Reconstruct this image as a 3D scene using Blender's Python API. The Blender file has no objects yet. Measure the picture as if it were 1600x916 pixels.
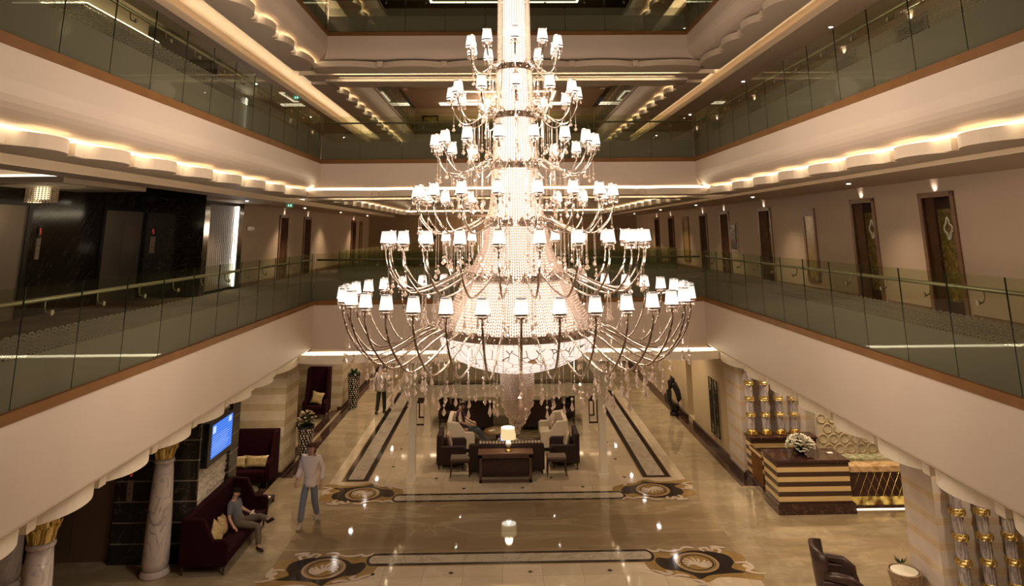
import bpy, math, random
from math import sin, cos, pi, radians as R
from mathutils import Vector, Matrix
random.seed(7)
S = bpy.context.scene
COL = S.collection

# ------------------------------------------------------------------ camera, world, exposure
cam = bpy.data.cameras.new('camera'); camo = bpy.data.objects.new('camera', cam); COL.objects.link(camo)
_p, _y, _r = .2146, -.0175, -.0085
_fw = Vector((-sin(_y)*cos(_p), cos(_y)*cos(_p), sin(_p)))
_rt0 = Vector((cos(_y), sin(_y), 0)); _up0 = _rt0.cross(_fw)
_rt = _rt0*cos(_r) + _up0*sin(_r); _up = -_rt0*sin(_r) + _up0*cos(_r)
camo.matrix_world = Matrix(((_rt.x, _up.x, -_fw.x, 0), (_rt.y, _up.y, -_fw.y, 0), (_rt.z, _up.z, -_fw.z, 6.5), (0, 0, 0, 1)))
cam.sensor_width = 36; cam.sensor_fit = 'HORIZONTAL'; cam.lens = 1057.84/1600*36
cam.shift_y = (132.2-458)/1600; cam.clip_start = .05; cam.clip_end = 200
S.camera = camo
W = bpy.data.worlds.new('world'); S.world = W; W.use_nodes = True
W.node_tree.nodes['Background'].inputs[0].default_value = (1, .8, .6, 1)
W.node_tree.nodes['Background'].inputs[1].default_value = .02
S.view_settings.view_transform = 'Standard'; S.view_settings.look = 'None'
S.view_settings.gamma = 1; S.view_settings.use_curve_mapping = False
S.view_settings.exposure = 0.0
cy = S.cycles
cy.max_bounces = 7; cy.diffuse_bounces = 3; cy.glossy_bounces = 4; cy.transmission_bounces = 4
cy.transparent_max_bounces = 40; cy.caustics_reflective = False; cy.caustics_refractive = False
cy.sample_clamp_indirect = 4; cy.use_denoising = True
COVE = (1.0, .84, .56); WARM = (1.0, .70, .46); WHITE = (1.0, .86, .72)

XL, XR, Y1, Y2, Y3, YN = -4.45, 4.85, 16.86, 19.4, 34.8, 1.0    # void edges: first void YN..Y1, bridge Y1..Y2, second void Y2..Y3
WL, WR, YE = -7.8, 8.05, 41.0
LV = {1: (4.85, 3.78), 2: (8.19, 7.60), 3: (11.48, 10.88), 4: (14.78, 14.20)}   # trim bottom, fascia bottom

def area(name, loc, size, sy, power, direction, color=COVE, spread=pi):
    l = bpy.data.lights.new(name, 'AREA'); l.shape = 'RECTANGLE'; l.size = size; l.size_y = sy
    l.energy = power; l.color = color; l.spread = spread
    o = bpy.data.objects.new(name, l); o.location = loc
    d = Vector(direction).normalized(); z = -d
    x = Vector((0, 1, 0)) if abs(d.y) < .5 else Vector((1, 0, 0))   # long side along x of the lamp
    x = (x - z*x.dot(z)).normalized(); y = z.cross(x)
    o.rotation_euler = Matrix((x, y, z)).transposed().to_euler()
    COL.objects.link(o); return o
def spot(name, loc, power, direction, angle=60, color=WARM, rad=.05, blend=.6):
    l = bpy.data.lights.new(name, 'SPOT'); l.energy = power; l.color = color; l.spot_size = R(angle); l.spot_blend = blend
    l.shadow_soft_size = rad
    o = bpy.data.objects.new(name, l); o.location = loc
    o.rotation_euler = Vector(direction).to_track_quat('-Z', 'Y').to_euler(); COL.objects.link(o); return o
def point(name, loc, power, color=WARM, rad=.1):
    l = bpy.data.lights.new(name, 'POINT'); l.energy = power; l.color = color; l.shadow_soft_size = rad
    o = bpy.data.objects.new(name, l); o.location = loc; COL.objects.link(o); return o

for _k in range(6): spot('bowl_light', (.19+.62*cos(_k*pi/3), 9.0+.62*sin(_k*pi/3), 4.84), 230, (.55*cos(_k*pi/3), .55*sin(_k*pi/3)+.25, -1), 100, (1, .80, .62), .06, .7)
# cove lights: strips in the gap under each fascia, and strips on top of the ceiling lips
SCW, LIPW = 2.4, 3.4
for lv, (tb, fb) in LV.items():
    z = fb - .006
    for (a, b) in ((YN, Y1), (Y2, Y3)):
        n = b-a+.7
        if lv in (2, 3) or (lv == 4 and a > 10):
            area('scallop_light', (XL-.37, (a+b)/2, z-.004), n, .03, SCW*n, (.1, 0, -1))
            if lv != 3 or a > 10:
                area('scallop_light', (XR+.37, (a+b)/2, z-.004), n, .03, SCW*n, (-.1, 0, -1))
    if lv > 1:
        area('lip_light', (-6.70, (YN+Y3)/2, fb+.06), Y3-YN, .05, LIPW*(Y3-YN), (1, 0, .25))
        area('lip_light', (6.73, (YN+Y3)/2, fb+.06), Y3-YN, .05, LIPW*(Y3-YN), (-1, 0, .25))
        area('bridge_lip_light', ((XL+XR)/2, Y1+.815, fb-.16), XR-XL, .02, 2.2*9.3, (0, 1, .2))
        area('bridge_lip_light', ((XL+XR)/2, Y2-1.05, fb-.175), XR-XL, .02, 2.2*9.3, (0, 1, -.35))
    if lv in (1, 2):
        area('scallop_light', ((XL+XR)/2, Y1+.20, z-.037), XR-XL+.7, .08, SCW*16, (0, -1, 0))
        area('scallop_light', ((XL+XR)/2, Y3+.20, z-.037), XR-XL+.7, .075, SCW*12, (0, -1, 0))

# ------------------------------------------------------------------ materials
def newmat(name):
    m = bpy.data.materials.new(name); m.use_nodes = True
    nt = m.node_tree; b = nt.nodes['Principled BSDF']; return m, nt, b
def P(name, col, rough=.6, metal=0, spec=.5, noise=None, trans=0, emis=None, es=1, coat=0, bump=0, bscale=40):
    """noise = (colour2, scale, detail, contrast)"""
    m, nt, b = newmat(name)
    b.inputs['Base Color'].default_value = (*col, 1); b.inputs['Roughness'].default_value = rough
    b.inputs['Metallic'].default_value = metal; b.inputs['Specular IOR Level'].default_value = spec
    b.inputs['Coat Weight'].default_value = coat; b.inputs['Coat Roughness'].default_value = .05
    if trans: b.inputs['Transmission Weight'].default_value = trans
    if emis: b.inputs['Emission Color'].default_value = (*emis, 1); b.inputs['Emission Strength'].default_value = es
    N = nt.nodes; L = nt.links
    if noise:
        tc = N.new('ShaderNodeTexCoord'); n = N.new('ShaderNodeTexNoise'); n.inputs['Scale'].default_value = noise[1]
        n.inputs['Detail'].default_value = noise[2]
        r = N.new('ShaderNodeValToRGB'); c = noise[3]
        r.color_ramp.elements[0].position = .5-c; r.color_ramp.elements[1].position = .5+c
        r.color_ramp.elements[0].color = (*col, 1); r.color_ramp.elements[1].color = (*noise[0], 1)
        L.new(tc.outputs['Object'], n.inputs['Vector']); L.new(n.outputs['Fac'], r.inputs[0]); L.new(r.outputs[0], b.inputs['Base Color'])
    if bump:
        tc = N.new('ShaderNodeTexCoord'); n = N.new('ShaderNodeTexNoise'); n.inputs['Scale'].default_value = bscale; n.inputs['Detail'].default_value = 3
        bp = N.new('ShaderNodeBump'); bp.inputs['Strength'].default_value = bump; bp.inputs['Distance'].default_value = .02
        L.new(tc.outputs['Object'], n.inputs['Vector']); L.new(n.outputs['Fac'], bp.inputs['Height']); L.new(bp.outputs[0], b.inputs['Normal'])
    return m
def EM(name, col, strength, sampled=False):
    m = bpy.data.materials.new(name); m.use_nodes = True; nt = m.node_tree; nt.nodes.clear()
    e = nt.nodes.new('ShaderNodeEmission'); o = nt.nodes.new('ShaderNodeOutputMaterial')
    e.inputs[0].default_value = (*col, 1); e.inputs[1].default_value = strength; nt.links.new(e.outputs[0], o.inputs[0])
    m.cycles.emission_sampling = 'FRONT' if sampled else 'NONE'
    return m
def marble(name, base, vein, scale=1.2, width=.03, rough=.12, second=None, tile=None, tcol=None, stretch=(1, 1, 1), coords='Object', rot=(0, 0, 0)):
    m, nt, b = newmat(name); N = nt.nodes; L = nt.links
    b.inputs['Roughness'].default_value = rough
    tc = N.new('ShaderNodeTexCoord'); mp = N.new('ShaderNodeMapping'); mp.inputs['Scale'].default_value = stretch
    m0 = N.new('ShaderNodeMapping'); m0.inputs['Rotation'].default_value = rot
    L.new(tc.outputs[coords], m0.inputs[0]); L.new(m0.outputs[0], mp.inputs[0])
    n1 = N.new('ShaderNodeTexNoise'); n1.inputs['Scale'].default_value = scale; n1.inputs['Detail'].default_value = 8; n1.inputs['Distortion'].default_value = 1.2
    L.new(mp.outputs[0], n1.inputs['Vector'])
    s = N.new('ShaderNodeMath'); s.operation = 'SUBTRACT'; s.inputs[1].default_value = .5; L.new(n1.outputs['Fac'], s.inputs[0])
    a = N.new('ShaderNodeMath'); a.operation = 'ABSOLUTE'; L.new(s.outputs[0], a.inputs[0])
    r = N.new('ShaderNodeValToRGB'); r.color_ramp.elements[0].position = 0; r.color_ramp.elements[1].position = width
    r.color_ramp.elements[0].color = (*vein, 1); r.color_ramp.elements[1].color = (*base, 1); L.new(a.outputs[0], r.inputs[0])
    out = r.outputs[0]
    if second:
        n2 = N.new('ShaderNodeTexNoise'); n2.inputs['Scale'].default_value = scale*.6; n2.inputs['Detail'].default_value = 5; L.new(mp.outputs[0], n2.inputs['Vector'])
        r2 = N.new('ShaderNodeValToRGB'); r2.color_ramp.elements[0].position = .4; r2.color_ramp.elements[1].position = .65
        L.new(n2.outputs['Fac'], r2.inputs[0])
        mx = N.new('ShaderNodeMix'); mx.data_type = 'RGBA'; L.new(r2.outputs[0], mx.inputs['Factor']); L.new(out, mx.inputs['A']); mx.inputs['B'].default_value = (*second, 1)
        out = mx.outputs['Result']
    if tile:
        br = N.new('ShaderNodeTexBrick'); br.inputs['Scale'].default_value = 1; br.inputs['Mortar Size'].default_value = tile[2]
        br.inputs['Brick Width'].default_value = tile[0]; br.inputs['Row Height'].default_value = tile[1]; br.offset = tile[3] if len(tile) > 3 else .5
        br.inputs['Color1'].default_value = (1, 1, 1, 1); br.inputs['Color2'].default_value = (.78, .78, .78, 1); br.inputs['Mortar'].default_value = (*(tcol or (.3, .3, .3)), 1)
        if len(tile) > 4:   # wall: use (u, z)
            sp = N.new('ShaderNodeSeparateXYZ'); cb = N.new('ShaderNodeCombineXYZ'); ad = N.new('ShaderNodeMath'); ad.operation = 'ADD'
            L.new(tc.outputs[coords], sp.inputs[0]); L.new(sp.outputs[0], ad.inputs[0]); L.new(sp.outputs[1], ad.inputs[1])
            L.new(ad.outputs[0], cb.inputs[0]); L.new(sp.outputs[2], cb.inputs[1]); L.new(cb.outputs[0], br.inputs['Vector'])
        else: L.new(tc.outputs[coords], br.inputs['Vector'])
        mx = N.new('ShaderNodeMix'); mx.data_type = 'RGBA'
        if tcol:
            mx.blend_type = 'MIX'; L.new(br.outputs['Fac'], mx.inputs['Factor']); L.new(out, mx.inputs['A']); mx.inputs['B'].default_value = (*tcol, 1)
        else:
            mx.blend_type = 'MULTIPLY'; mx.inputs['Factor'].default_value = .85; L.new(out, mx.inputs['A']); L.new(br.outputs['Color'], mx.inputs['B'])
        out = mx.outputs['Result']
    L.new(out, b.inputs['Base Color'])
    return m
def stripes(name, c1, c2, period, duty, axis=2, rough=.3, phase=0, line=None, noise=.06):
    """horizontal bands on a stone or fabric surface"""
    m, nt, b = newmat(name); N = nt.nodes; L = nt.links; b.inputs['Roughness'].default_value = rough
    tc = N.new('ShaderNodeTexCoord'); sp = N.new('ShaderNodeSeparateXYZ'); L.new(tc.outputs['Object'], sp.inputs[0])
    a = N.new('ShaderNodeMath'); a.operation = 'MULTIPLY_ADD'; a.inputs[1].default_value = 1/period; a.inputs[2].default_value = phase; L.new(sp.outputs[axis], a.inputs[0])
    f = N.new('ShaderNodeMath'); f.operation = 'FRACT'; L.new(a.outputs[0], f.inputs[0])
    r = N.new('ShaderNodeValToRGB'); r.color_ramp.interpolation = 'CONSTANT'
    r.color_ramp.elements[0].color = (*c1, 1); e = r.color_ramp.elements[1]; e.position = duty; e.color = (*c2, 1)
    if line:
        e2 = r.color_ramp.elements.new(duty-.04); e2.color = (*line, 1); e3 = r.color_ramp.elements.new(.96); e3.color = (*line, 1)
    L.new(f.outputs[0], r.inputs[0])
    n = N.new('ShaderNodeTexNoise'); n.inputs['Scale'].default_value = 3; n.inputs['Detail'].default_value = 6; L.new(tc.outputs['Object'], n.inputs['Vector'])
    mx = N.new('ShaderNodeMix'); mx.data_type = 'RGBA'; mx.blend_type = 'OVERLAY'; mx.inputs['Factor'].default_value = noise*5
    L.new(r.outputs[0], mx.inputs['A']); L.new(n.outputs['Fac'], mx.inputs['B']); L.new(mx.outputs['Result'], b.inputs['Base Color'])
    return m

M = {}
M['paint'] = P('paint_cream', (.66, .545, .455), .55, noise=((.63, .515, .425), .7, 3, .2))
M['soffit'] = P('paint_soffit', (.70, .55, .41), .7)
M['cornice'] = P('paint_cornice', (.66, .54, .42), .6)
M['cornice_lit'] = P('paint_cornice_lit', (.86, .77, .63), .6)  # same cornice paint made lighter: LED spill put into the colour
M['corr'] = P('paint_corridor', (.56, .43, .31), .7)
M['darkwall'] = P('wallpaper_dark', (.40, .29, .17), .7)
M['wood'] = P('wood_trim', (.23, .105, .032), .5, spec=.2, noise=((.18, .08, .024), 3, 6, .2))
M['dwood'] = P('wood_dark', (.05, .022, .018), .35, noise=((.035, .016, .012), 5, 6, .2))
M['doorwood'] = P('wood_door_frame', (.27, .14, .08), .4, noise=((.2, .1, .055), 4, 6, .2))
M['carpet'] = P('carpet_brown', (.145, .10, .07), .95, noise=((.09, .06, .043), 1.1, 3, .06))
M['chrome'] = P('chrome', (.50, .41, .35), .2, 1)
M['steel'] = P('steel_brushed', (.36, .31, .26), .45, .9)
M['gold'] = P('gold_leaf', (.80, .63, .27), .28, 1, bump=.6, bscale=40)
M['goldm'] = P('gold_polished', (.86, .62, .2), .2, 1)
M['blackm'] = marble('marble_black', (.016, .012, .010), (.15, .12, .10), 2.6, .005, .1, stretch=(1, .22, 2.0), rot=(R(-48), 0, 0))
M['blackt'] = marble('marble_black_tiled', (.02, .017, .014), (.14, .11, .09), 1.5, .008, .15, tile=(60.0, .385, .012, 0, 1), tcol=(.24, .2, .17))
M['beigem'] = marble('marble_beige', (.52, .43, .30), (.60, .52, .38), 1.2, .05, .12, stretch=(.3, .3, 3))
M['whitem'] = marble('marble_white', (.66, .58, .52), (.33, .28, .27), 3, .035, .15, second=(.58, .49, .44), stretch=(1, 1, .6))
M['greym'] = marble('marble_grey', (.56, .50, .48), (.28, .25, .27), 5, .06, .15, stretch=(2, 2, .6))
M['brownm'] = marble('marble_brown', (.045, .022, .017), (.13, .07, .05), 4, .03, .08)
M['stripe_wall'] = stripes('travertine_banded', (.50, .40, .25), (.62, .53, .38), .42, .42, rough=.25)
M['stripe_white'] = stripes('marble_banded', (.62, .55, .49), (.60, .47, .33), .39, .68, rough=.2, line=(.70, .55, .36))
M['stripe_desk'] = stripes('lacquer_banded', (.055, .028, .018), (.70, .52, .25), .21, .5, rough=.15, noise=.02, phase=.25)
M['floor_dark'] = marble('floor_marble_brown', (.34, .255, .15), (.46, .37, .25), .8, .05, .045, second=(.28, .20, .115), tile=(1.6, .8, .0015), coords='Object', stretch=(.5, 2, 1))
M['floor_light'] = marble('floor_marble_cream', (.68, .56, .40), (.76, .66, .50), .7, .04, .05, second=(.62, .50, .35), tile=(.78, .78, .003, 0))
M['floor_side'] = marble('floor_marble_side', (.40, .32, .20), (.48, .40, .27), 2.2, .09, .05, second=(.345, .265, .16), tile=(1.2, .6, .0015), stretch=(.7, 1.4, 1))
M['inlay_white'] = marble('inlay_grey_marble', (.52, .45, .35), (.40, .34, .26), 2, .05, .06)
M['inlay_black'] = P('inlay_black', (.022, .018, .018), .08)
M['inlay_gold'] = P('inlay_ochre', (.36, .235, .085), .1, noise=((.27, .17, .06), 4, 4, .2))
M['inlay_cream'] = P('inlay_cream', (.62, .52, .42), .1)
M['inlay_tan'] = P('inlay_tan', (.40, .27, .15), .1)
M['maroon'] = P('velvet_maroon', (.022, .002, .005), .85, spec=.12)
M['rail'] = P('handrail_satin', (.23, .195, .13), .4, .4)
M['dfab'] = P('fabric_dark_brown', (.035, .02, .018), .8, spec=.2)
M['wfab'] = P('fabric_ivory', (.55, .47, .36), .8, noise=((.5, .42, .32), 12, 3, .2))
M['leather'] = P('leather_brown', (.045, .022, .018), .35)
M['pill'] = P('cushion_gold_satin', (.62, .48, .24), .3, noise=((.42, .30, .12), 14, 4, .12))
M['sfab'] = stripes('fabric_striped', (.50, .42, .30), (.16, .09, .06), .09, .5, axis=0, rough=.8)
M['white'] = P('paint_white_pergola', (.84, .77, .62), .5)
M['black'] = P('black_plastic', (.012, .012, .012), .25)
M['crystal'] = P('crystal_glass', (1.0, .90, .84), .06, 0, 1.0)
M['led'] = EM('led_white', (1, .86, .60), 4)
M['spot'] = EM('downlight_lens', (1, .93, .85), 60)
M['leaf'] = P('leaf_green', (.035, .07, .02), .5)
M['petal'] = P('petal_white', (.80, .76, .62), .6)
M['petal_y'] = P('petal_cream', (.75, .60, .38), .6)
M['doorleaf'] = marble('door_gold_panel', (.12, .085, .018), (.32, .23, .06), 5, .05, .35)
M['goldpanel'] = marble('gold_art_panel', (.30, .19, .05), (.5, .35, .1), 9, .08, .3)
M['skin'] = P('skin', (.50, .28, .19), .5)
def mixmat(name, build):
    m = bpy.data.materials.new(name); m.use_nodes = True; nt = m.node_tree; nt.nodes.clear()
    o = nt.nodes.new('ShaderNodeOutputMaterial'); nt.links.new(build(nt.nodes, nt.links), o.inputs[0]); return m
def _crys(N, L):
    g = N.new('ShaderNodeBsdfGlossy'); g.inputs[0].default_value = (1, .9, .82, 1); g.inputs['Roughness'].default_value = .12
    t = N.new('ShaderNodeBsdfTranslucent'); t.inputs[0].default_value = (1, .86, .76, 1)
    tr = N.new('ShaderNodeBsdfTransparent'); tr.inputs[0].default_value = (1, .93, .88, 1)
    a = N.new('ShaderNodeMixShader'); a.inputs[0].default_value = .45; L.new(g.outputs[0], a.inputs[1]); L.new(t.outputs[0], a.inputs[2])
    b = N.new('ShaderNodeMixShader'); b.inputs[0].default_value = .18; L.new(a.outputs[0], b.inputs[1]); L.new(tr.outputs[0], b.inputs[2])
    return b.outputs[0]
M['crystal'] = mixmat('crystal_bead', _crys)
def _shade(N, L):
    e = N.new('ShaderNodeEmission'); e.inputs[0].default_value = (1, .90, .78, 1)
    tc = N.new('ShaderNodeTexCoord'); sp = N.new('ShaderNodeSeparateXYZ'); L.new(tc.outputs['Object'], sp.inputs[0])
    r = N.new('ShaderNodeMapRange'); r.inputs['From Min'].default_value = .03; r.inputs['From Max'].default_value = .175
    r.inputs['To Min'].default_value = 2.6; r.inputs['To Max'].default_value = .75; L.new(sp.outputs[2], r.inputs[0]); L.new(r.outputs[0], e.inputs[1])
    return e.outputs[0]
M['shade'] = mixmat('lit_lampshade', _shade); M['shade'].cycles.emission_sampling = 'NONE'
M['core'] = EM('added_glow_column', (1.0, .80, .62), 2.8, True); M['core_low'] = EM('added_glow_cone', (1.0, .80, .66), 1.7, False)  # glow added inside the bead column, in place of hidden bulbs
def _web(N, L):
    tc = N.new('ShaderNodeTexCoord'); v = N.new('ShaderNodeTexVoronoi'); v.feature = 'DISTANCE_TO_EDGE'; v.inputs['Scale'].default_value = 7.5
    L.new(tc.outputs['Object'], v.inputs['Vector'])
    c = N.new('ShaderNodeMath'); c.operation = 'GREATER_THAN'; c.inputs[1].default_value = .028; L.new(v.outputs[0], c.inputs[0])
    e = N.new('ShaderNodeEmission'); e.inputs[0].default_value = (1, .81, .68, 1); e.inputs[1].default_value = 1.12
    g = N.new('ShaderNodeBsdfGlossy'); g.inputs[0].default_value = (.5, .38, .3, 1); g.inputs['Roughness'].default_value = .3
    a = N.new('ShaderNodeMixShader'); L.new(c.outputs[0], a.inputs[0]); L.new(g.outputs[0], a.inputs[1]); L.new(e.outputs[0], a.inputs[2])
    return a.outputs[0]
M['web'] = mixmat('lit_bowl_wire_web', _web); M['web'].cycles.emission_sampling = 'NONE'
def _glass(N, L):
    tc = N.new('ShaderNodeTexCoord'); sp = N.new('ShaderNodeSeparateXYZ'); L.new(tc.outputs['Object'], sp.inputs[0])
    def mth(op, a, b=None):
        n = N.new('ShaderNodeMath'); n.operation = op
        for i, q in enumerate((a, b)):
            if q is None: continue
            if isinstance(q, (int, float)): n.inputs[i].default_value = q
            else: L.new(q, n.inputs[i])
        return n.outputs[0]
    x, z = sp.outputs[0], sp.outputs[2]
    u = mth('SUBTRACT', mth('FRACT', mth('DIVIDE', x, .1131)), .5)
    v = mth('DIVIDE', mth('SUBTRACT', z, .545), .118)
    v4 = mth('POWER', mth('ABSOLUTE', v), 2.4); u4 = mth('POWER', mth('MULTIPLY', mth('ABSOLUTE', u), 1.75), 2.4)
    rr = mth('POWER', mth('ADD', u4, v4), 1/2.4)
    ring = mth('GREATER_THAN', mth('SINE', mth('MULTIPLY', rr, 23)), -.1)
    inside = mth('LESS_THAN', rr, 1.02)
    pat = mth('MULTIPLY', mth('MULTIPLY', ring, inside), .66)
    fro = mth('MULTIPLY', mth('LESS_THAN', z, .44), .80)
    mask = mth('MAXIMUM', pat, fro)
    fr0 = N.new('ShaderNodeFresnel'); fr0.inputs[0].default_value = 1.45; ge = N.new('ShaderNodeNewGeometry')
    class _F: pass
    fr = _F(); fr.outputs = [mth('MULTIPLY', fr0.outputs[0], mth('SUBTRACT', 1.0, ge.outputs['Backfacing']))]
    tr = N.new('ShaderNodeBsdfTransparent'); tr.inputs[0].default_value = (.88, .91, .82, 1)
    gl = N.new('ShaderNodeBsdfGlossy'); gl.inputs['Roughness'].default_value = .01; gl.inputs[0].default_value = (.9, .95, .88, 1)
    a = N.new('ShaderNodeMixShader'); L.new(fr.outputs[0], a.inputs[0]); L.new(tr.outputs[0], a.inputs[1]); L.new(gl.outputs[0], a.inputs[2])
    d = N.new('ShaderNodeBsdfDiffuse'); d.inputs[0].default_value = (.22, .21, .145, 1)
    t = N.new('ShaderNodeBsdfTranslucent'); t.inputs[0].default_value = (.26, .26, .18, 1)
    dt = N.new('ShaderNodeMixShader'); dt.inputs[0].default_value = .4; L.new(d.outputs[0], dt.inputs[1]); L.new(t.outputs[0], dt.inputs[2])
    dg = N.new('ShaderNodeMixShader'); L.new(mth('MULTIPLY', fr.outputs[0], .25), dg.inputs[0]); L.new(dt.outputs[0], dg.inputs[1]); L.new(gl.outputs[0], dg.inputs[2])
    f = N.new('ShaderNodeMixShader'); L.new(mask, f.inputs[0]); L.new(a.outputs[0], f.inputs[1]); L.new(dg.outputs[0], f.inputs[2])
    return f.outputs[0]
M['glass'] = mixmat('balustrade_glass_etched', _glass)
M['edge'] = P('glass_edge_dark_green', (.02, .035, .022), .2)
# tv picture: blue page with pale rows
def _tv(N, L):
    tc = N.new('ShaderNodeTexCoord'); sp = N.new('ShaderNodeSeparateXYZ'); L.new(tc.outputs['Object'], sp.inputs[0])
    w = N.new('ShaderNodeTexWave'); w.bands_direction = 'Z'; w.inputs['Scale'].default_value = 6; w.inputs['Distortion'].default_value = .4; L.new(tc.outputs['Object'], w.inputs['Vector'])
    r = N.new('ShaderNodeValToRGB'); r.color_ramp.elements[0].color = (.03, .14, .80, 1); r.color_ramp.elements[1].color = (.14, .34, 1, 1)
    L.new(w.outputs['Fac'], r.inputs[0]); e = N.new('ShaderNodeEmission'); e.inputs[1].default_value = 1.0; L.new(r.outputs[0], e.inputs[0]); return e.outputs[0]
M['tv'] = mixmat('screen_blue', _tv)

# ------------------------------------------------------------------ mesh helpers
class MB:
    def __init__(s): s.v = []; s.f = []; s.m = []; s.k = 0
    def add(s, vs, fs, k=None):
        o = len(s.v); s.v += [tuple(q) for q in vs]; s.f += [tuple(i+o for i in f) for f in fs]; s.m += [s.k if k is None else k]*len(fs); return s
    def box(s, x0, x1, y0, y1, z0, z1, k=None):
        return s.add([(x0, y0, z0), (x1, y0, z0), (x1, y1, z0), (x0, y1, z0), (x0, y0, z1), (x1, y0, z1), (x1, y1, z1), (x0, y1, z1)],
                     [(0, 3, 2, 1), (4, 5, 6, 7), (0, 1, 5, 4), (1, 2, 6, 5), (2, 3, 7, 6), (3, 0, 4, 7)], k)
    def rbox(s, x0, x1, y0, y1, z0, z1, r=.03, k=None):      # box with rounded edges (three-step cushion shape)
        n = 3; vs = []; fs = []
        cx, cyy = (x0+x1)/2, (y0+y1)/2
        prof = [(r, z0), (r*.3, z0+r*.3), (0, z0+r), (0, z1-r), (r*.3, z1-r*.3), (r, z1)]
        def loop(ins, z):
            out = []
            for (sx, sy, a0) in ((1, 1, 0), (-1, 1, 90), (-1, -1, 180), (1, -1, 270)):
                for j in range(3):
                    a = R(a0+j*45); rr = max(r-ins, .001)
                    X = (x1-r if sx > 0 else x0+r) + rr*cos(a); Y = (y1-r if sy > 0 else y0+r) + rr*sin(a)
                    out.append((X, Y, z))
            return out
        for ins, z in prof: vs += loop(ins, z)
        m = 12
        for i in range(len(prof)-1):
            for j in range(m): fs.append((i*m+j, i*m+(j+1) % m, (i+1)*m+(j+1) % m, (i+1)*m+j))
        fs.append(tuple(range(m-1, -1, -1))); fs.append(tuple((len(prof)-1)*m+j for j in range(m)))
        return s.add(vs, fs, k)
    def lathe(s, prof, c=(0, 0, 0), n=16, k=None, cap=True, sq=1.0):
        vs = []; fs = []
        for r, z in prof:
            for j in range(n): a = 2*pi*j/n; vs.append((c[0]+r*cos(a), c[1]+r*sin(a)*sq, c[2]+z))
        for i in range(len(prof)-1):
            for j in range(n): fs.append((i*n+j, i*n+(j+1) % n, (i+1)*n+(j+1) % n, (i+1)*n+j))
        if cap: fs.append(tuple(range(n-1, -1, -1))); fs.append(tuple((len(prof)-1)*n+j for j in range(n)))
        return s.add(vs, fs, k)
    def cyl(s, c, r, h, n=14, r2=None, k=None): return s.lathe([(r, 0), (r if r2 is None else r2, h)], c, n, k)
    def tube(s, pts, r, n=6, k=None, closed=False):
        pts = [Vector(p) for p in pts]; vs = []; fs = []; m = len(pts)
        up = Vector((0, 0, 1))
        for i, p in enumerate(pts):
            a = pts[i-1] if i or closed else p; b = pts[(i+1) % m] if i < m-1 or closed else p
            d = (b-a).normalized(); u = up if abs(d.dot(up)) < .95 else Vector((1, 0, 0))
            x = d.cross(u).normalized(); y = x.cross(d)
            rr = r[i] if isinstance(r, (list, tuple)) else r
            for j in range(n): t = 2*pi*j/n; vs.append(p + x*cos(t)*rr + y*sin(t)*rr)
        for i in range(m if closed else m-1):
            for j in range(n): i2 = (i+1) % m; fs.append((i*n+j, i*n+(j+1) % n, i2*n+(j+1) % n, i2*n+j))
        if not closed: fs.append(tuple(range(n-1, -1, -1))); fs.append(tuple((m-1)*n+j for j in range(n)))
        return s.add(vs, fs, k)
    def ball(s, c, r, n=8, k=None, sz=1):
        prof = [(max(r*sin(pi*i/n), .0005), -r*cos(pi*i/n)*sz) for i in range(n+1)]
        return s.lathe(prof, c, n+2, k)
    def gem(s, c, r, h, k=None):        # double pyramid
        x, y, z = c
        return s.add([(x+r, y, z), (x, y+r, z), (x-r, y, z), (x, y-r, z), (x, y, z+h), (x, y, z-h)],
                     [(0, 1, 4), (1, 2, 4), (2, 3, 4), (3, 0, 4), (1, 0, 5), (2, 1, 5), (3, 2, 5), (0, 3, 5)], k)
    def drop(s, c, r, h, k=None):       # pendant: hangs down from c
        x, y, z = c; n = 6; vs = [(x, y, z)]; fs = []
        for rr, dz in ((r*.55, .35), (r, .68)):
            for j in range(n): a = 2*pi*j/n+dz; vs.append((x+rr*cos(a), y+rr*sin(a)*.7, z-h*dz))
        vs.append((x, y, z-h))
        for j in range(n):
            j2 = (j+1) % n; fs += [(0, 1+j, 1+j2), (1+j, 7+j, 7+j2, 1+j2), (7+j, 13, 7+j2)]
        return s.add(vs, fs, k)
    def prism(s, poly, z0, z1, k=None):
        n = len(poly); return s.add([(x, y, z0) for x, y in poly]+[(x, y, z1) for x, y in poly],
                     [tuple(range(n-1, -1, -1)), tuple(range(n, 2*n))]+[(i, (i+1) % n, (i+1) % n+n, i+n) for i in range(n)], k)
    def xf(s, mat, start=0):
        for i in range(start, len(s.v)): s.v[i] = tuple(mat @ Vector(s.v[i]))
        return s
    def build(s, name, mats, parent=None, loc=(0, 0, 0), rz=0, smooth=False):
        me = bpy.data.meshes.new(name); me.from_pydata(s.v, [], s.f)
        if not isinstance(mats, (list, tuple)): mats = [mats]
        for q in mats: me.materials.append(M[q] if isinstance(q, str) else q)
        if len(mats) > 1: me.polygons.foreach_set('material_index', s.m)
        if smooth: me.polygons.foreach_set('use_smooth', [True]*len(me.polygons))
        me.update(); o = bpy.data.objects.new(name, me); COL.objects.link(o); o.location = loc; o.rotation_euler = (0, 0, rz)
        if parent is not None: o.parent = parent
        return o
def tag(o, label=None, cat=None, group=None, kind=None):
    if label: o['label'] = label
    if cat: o['category'] = cat
    if group: o['group'] = group
    if kind: o['kind'] = kind
    return o
def thing(name, label, cat, loc=(0, 0, 0), rz=0, group=None):
    o = bpy.data.objects.new(name, None); COL.objects.link(o); o.location = loc; o.rotation_euler = (0, 0, rz); o.empty_display_size = .1
    return tag(o, label, cat, group)
def struct(o): o['kind'] = 'structure'; return o
KIDS = {}
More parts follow.
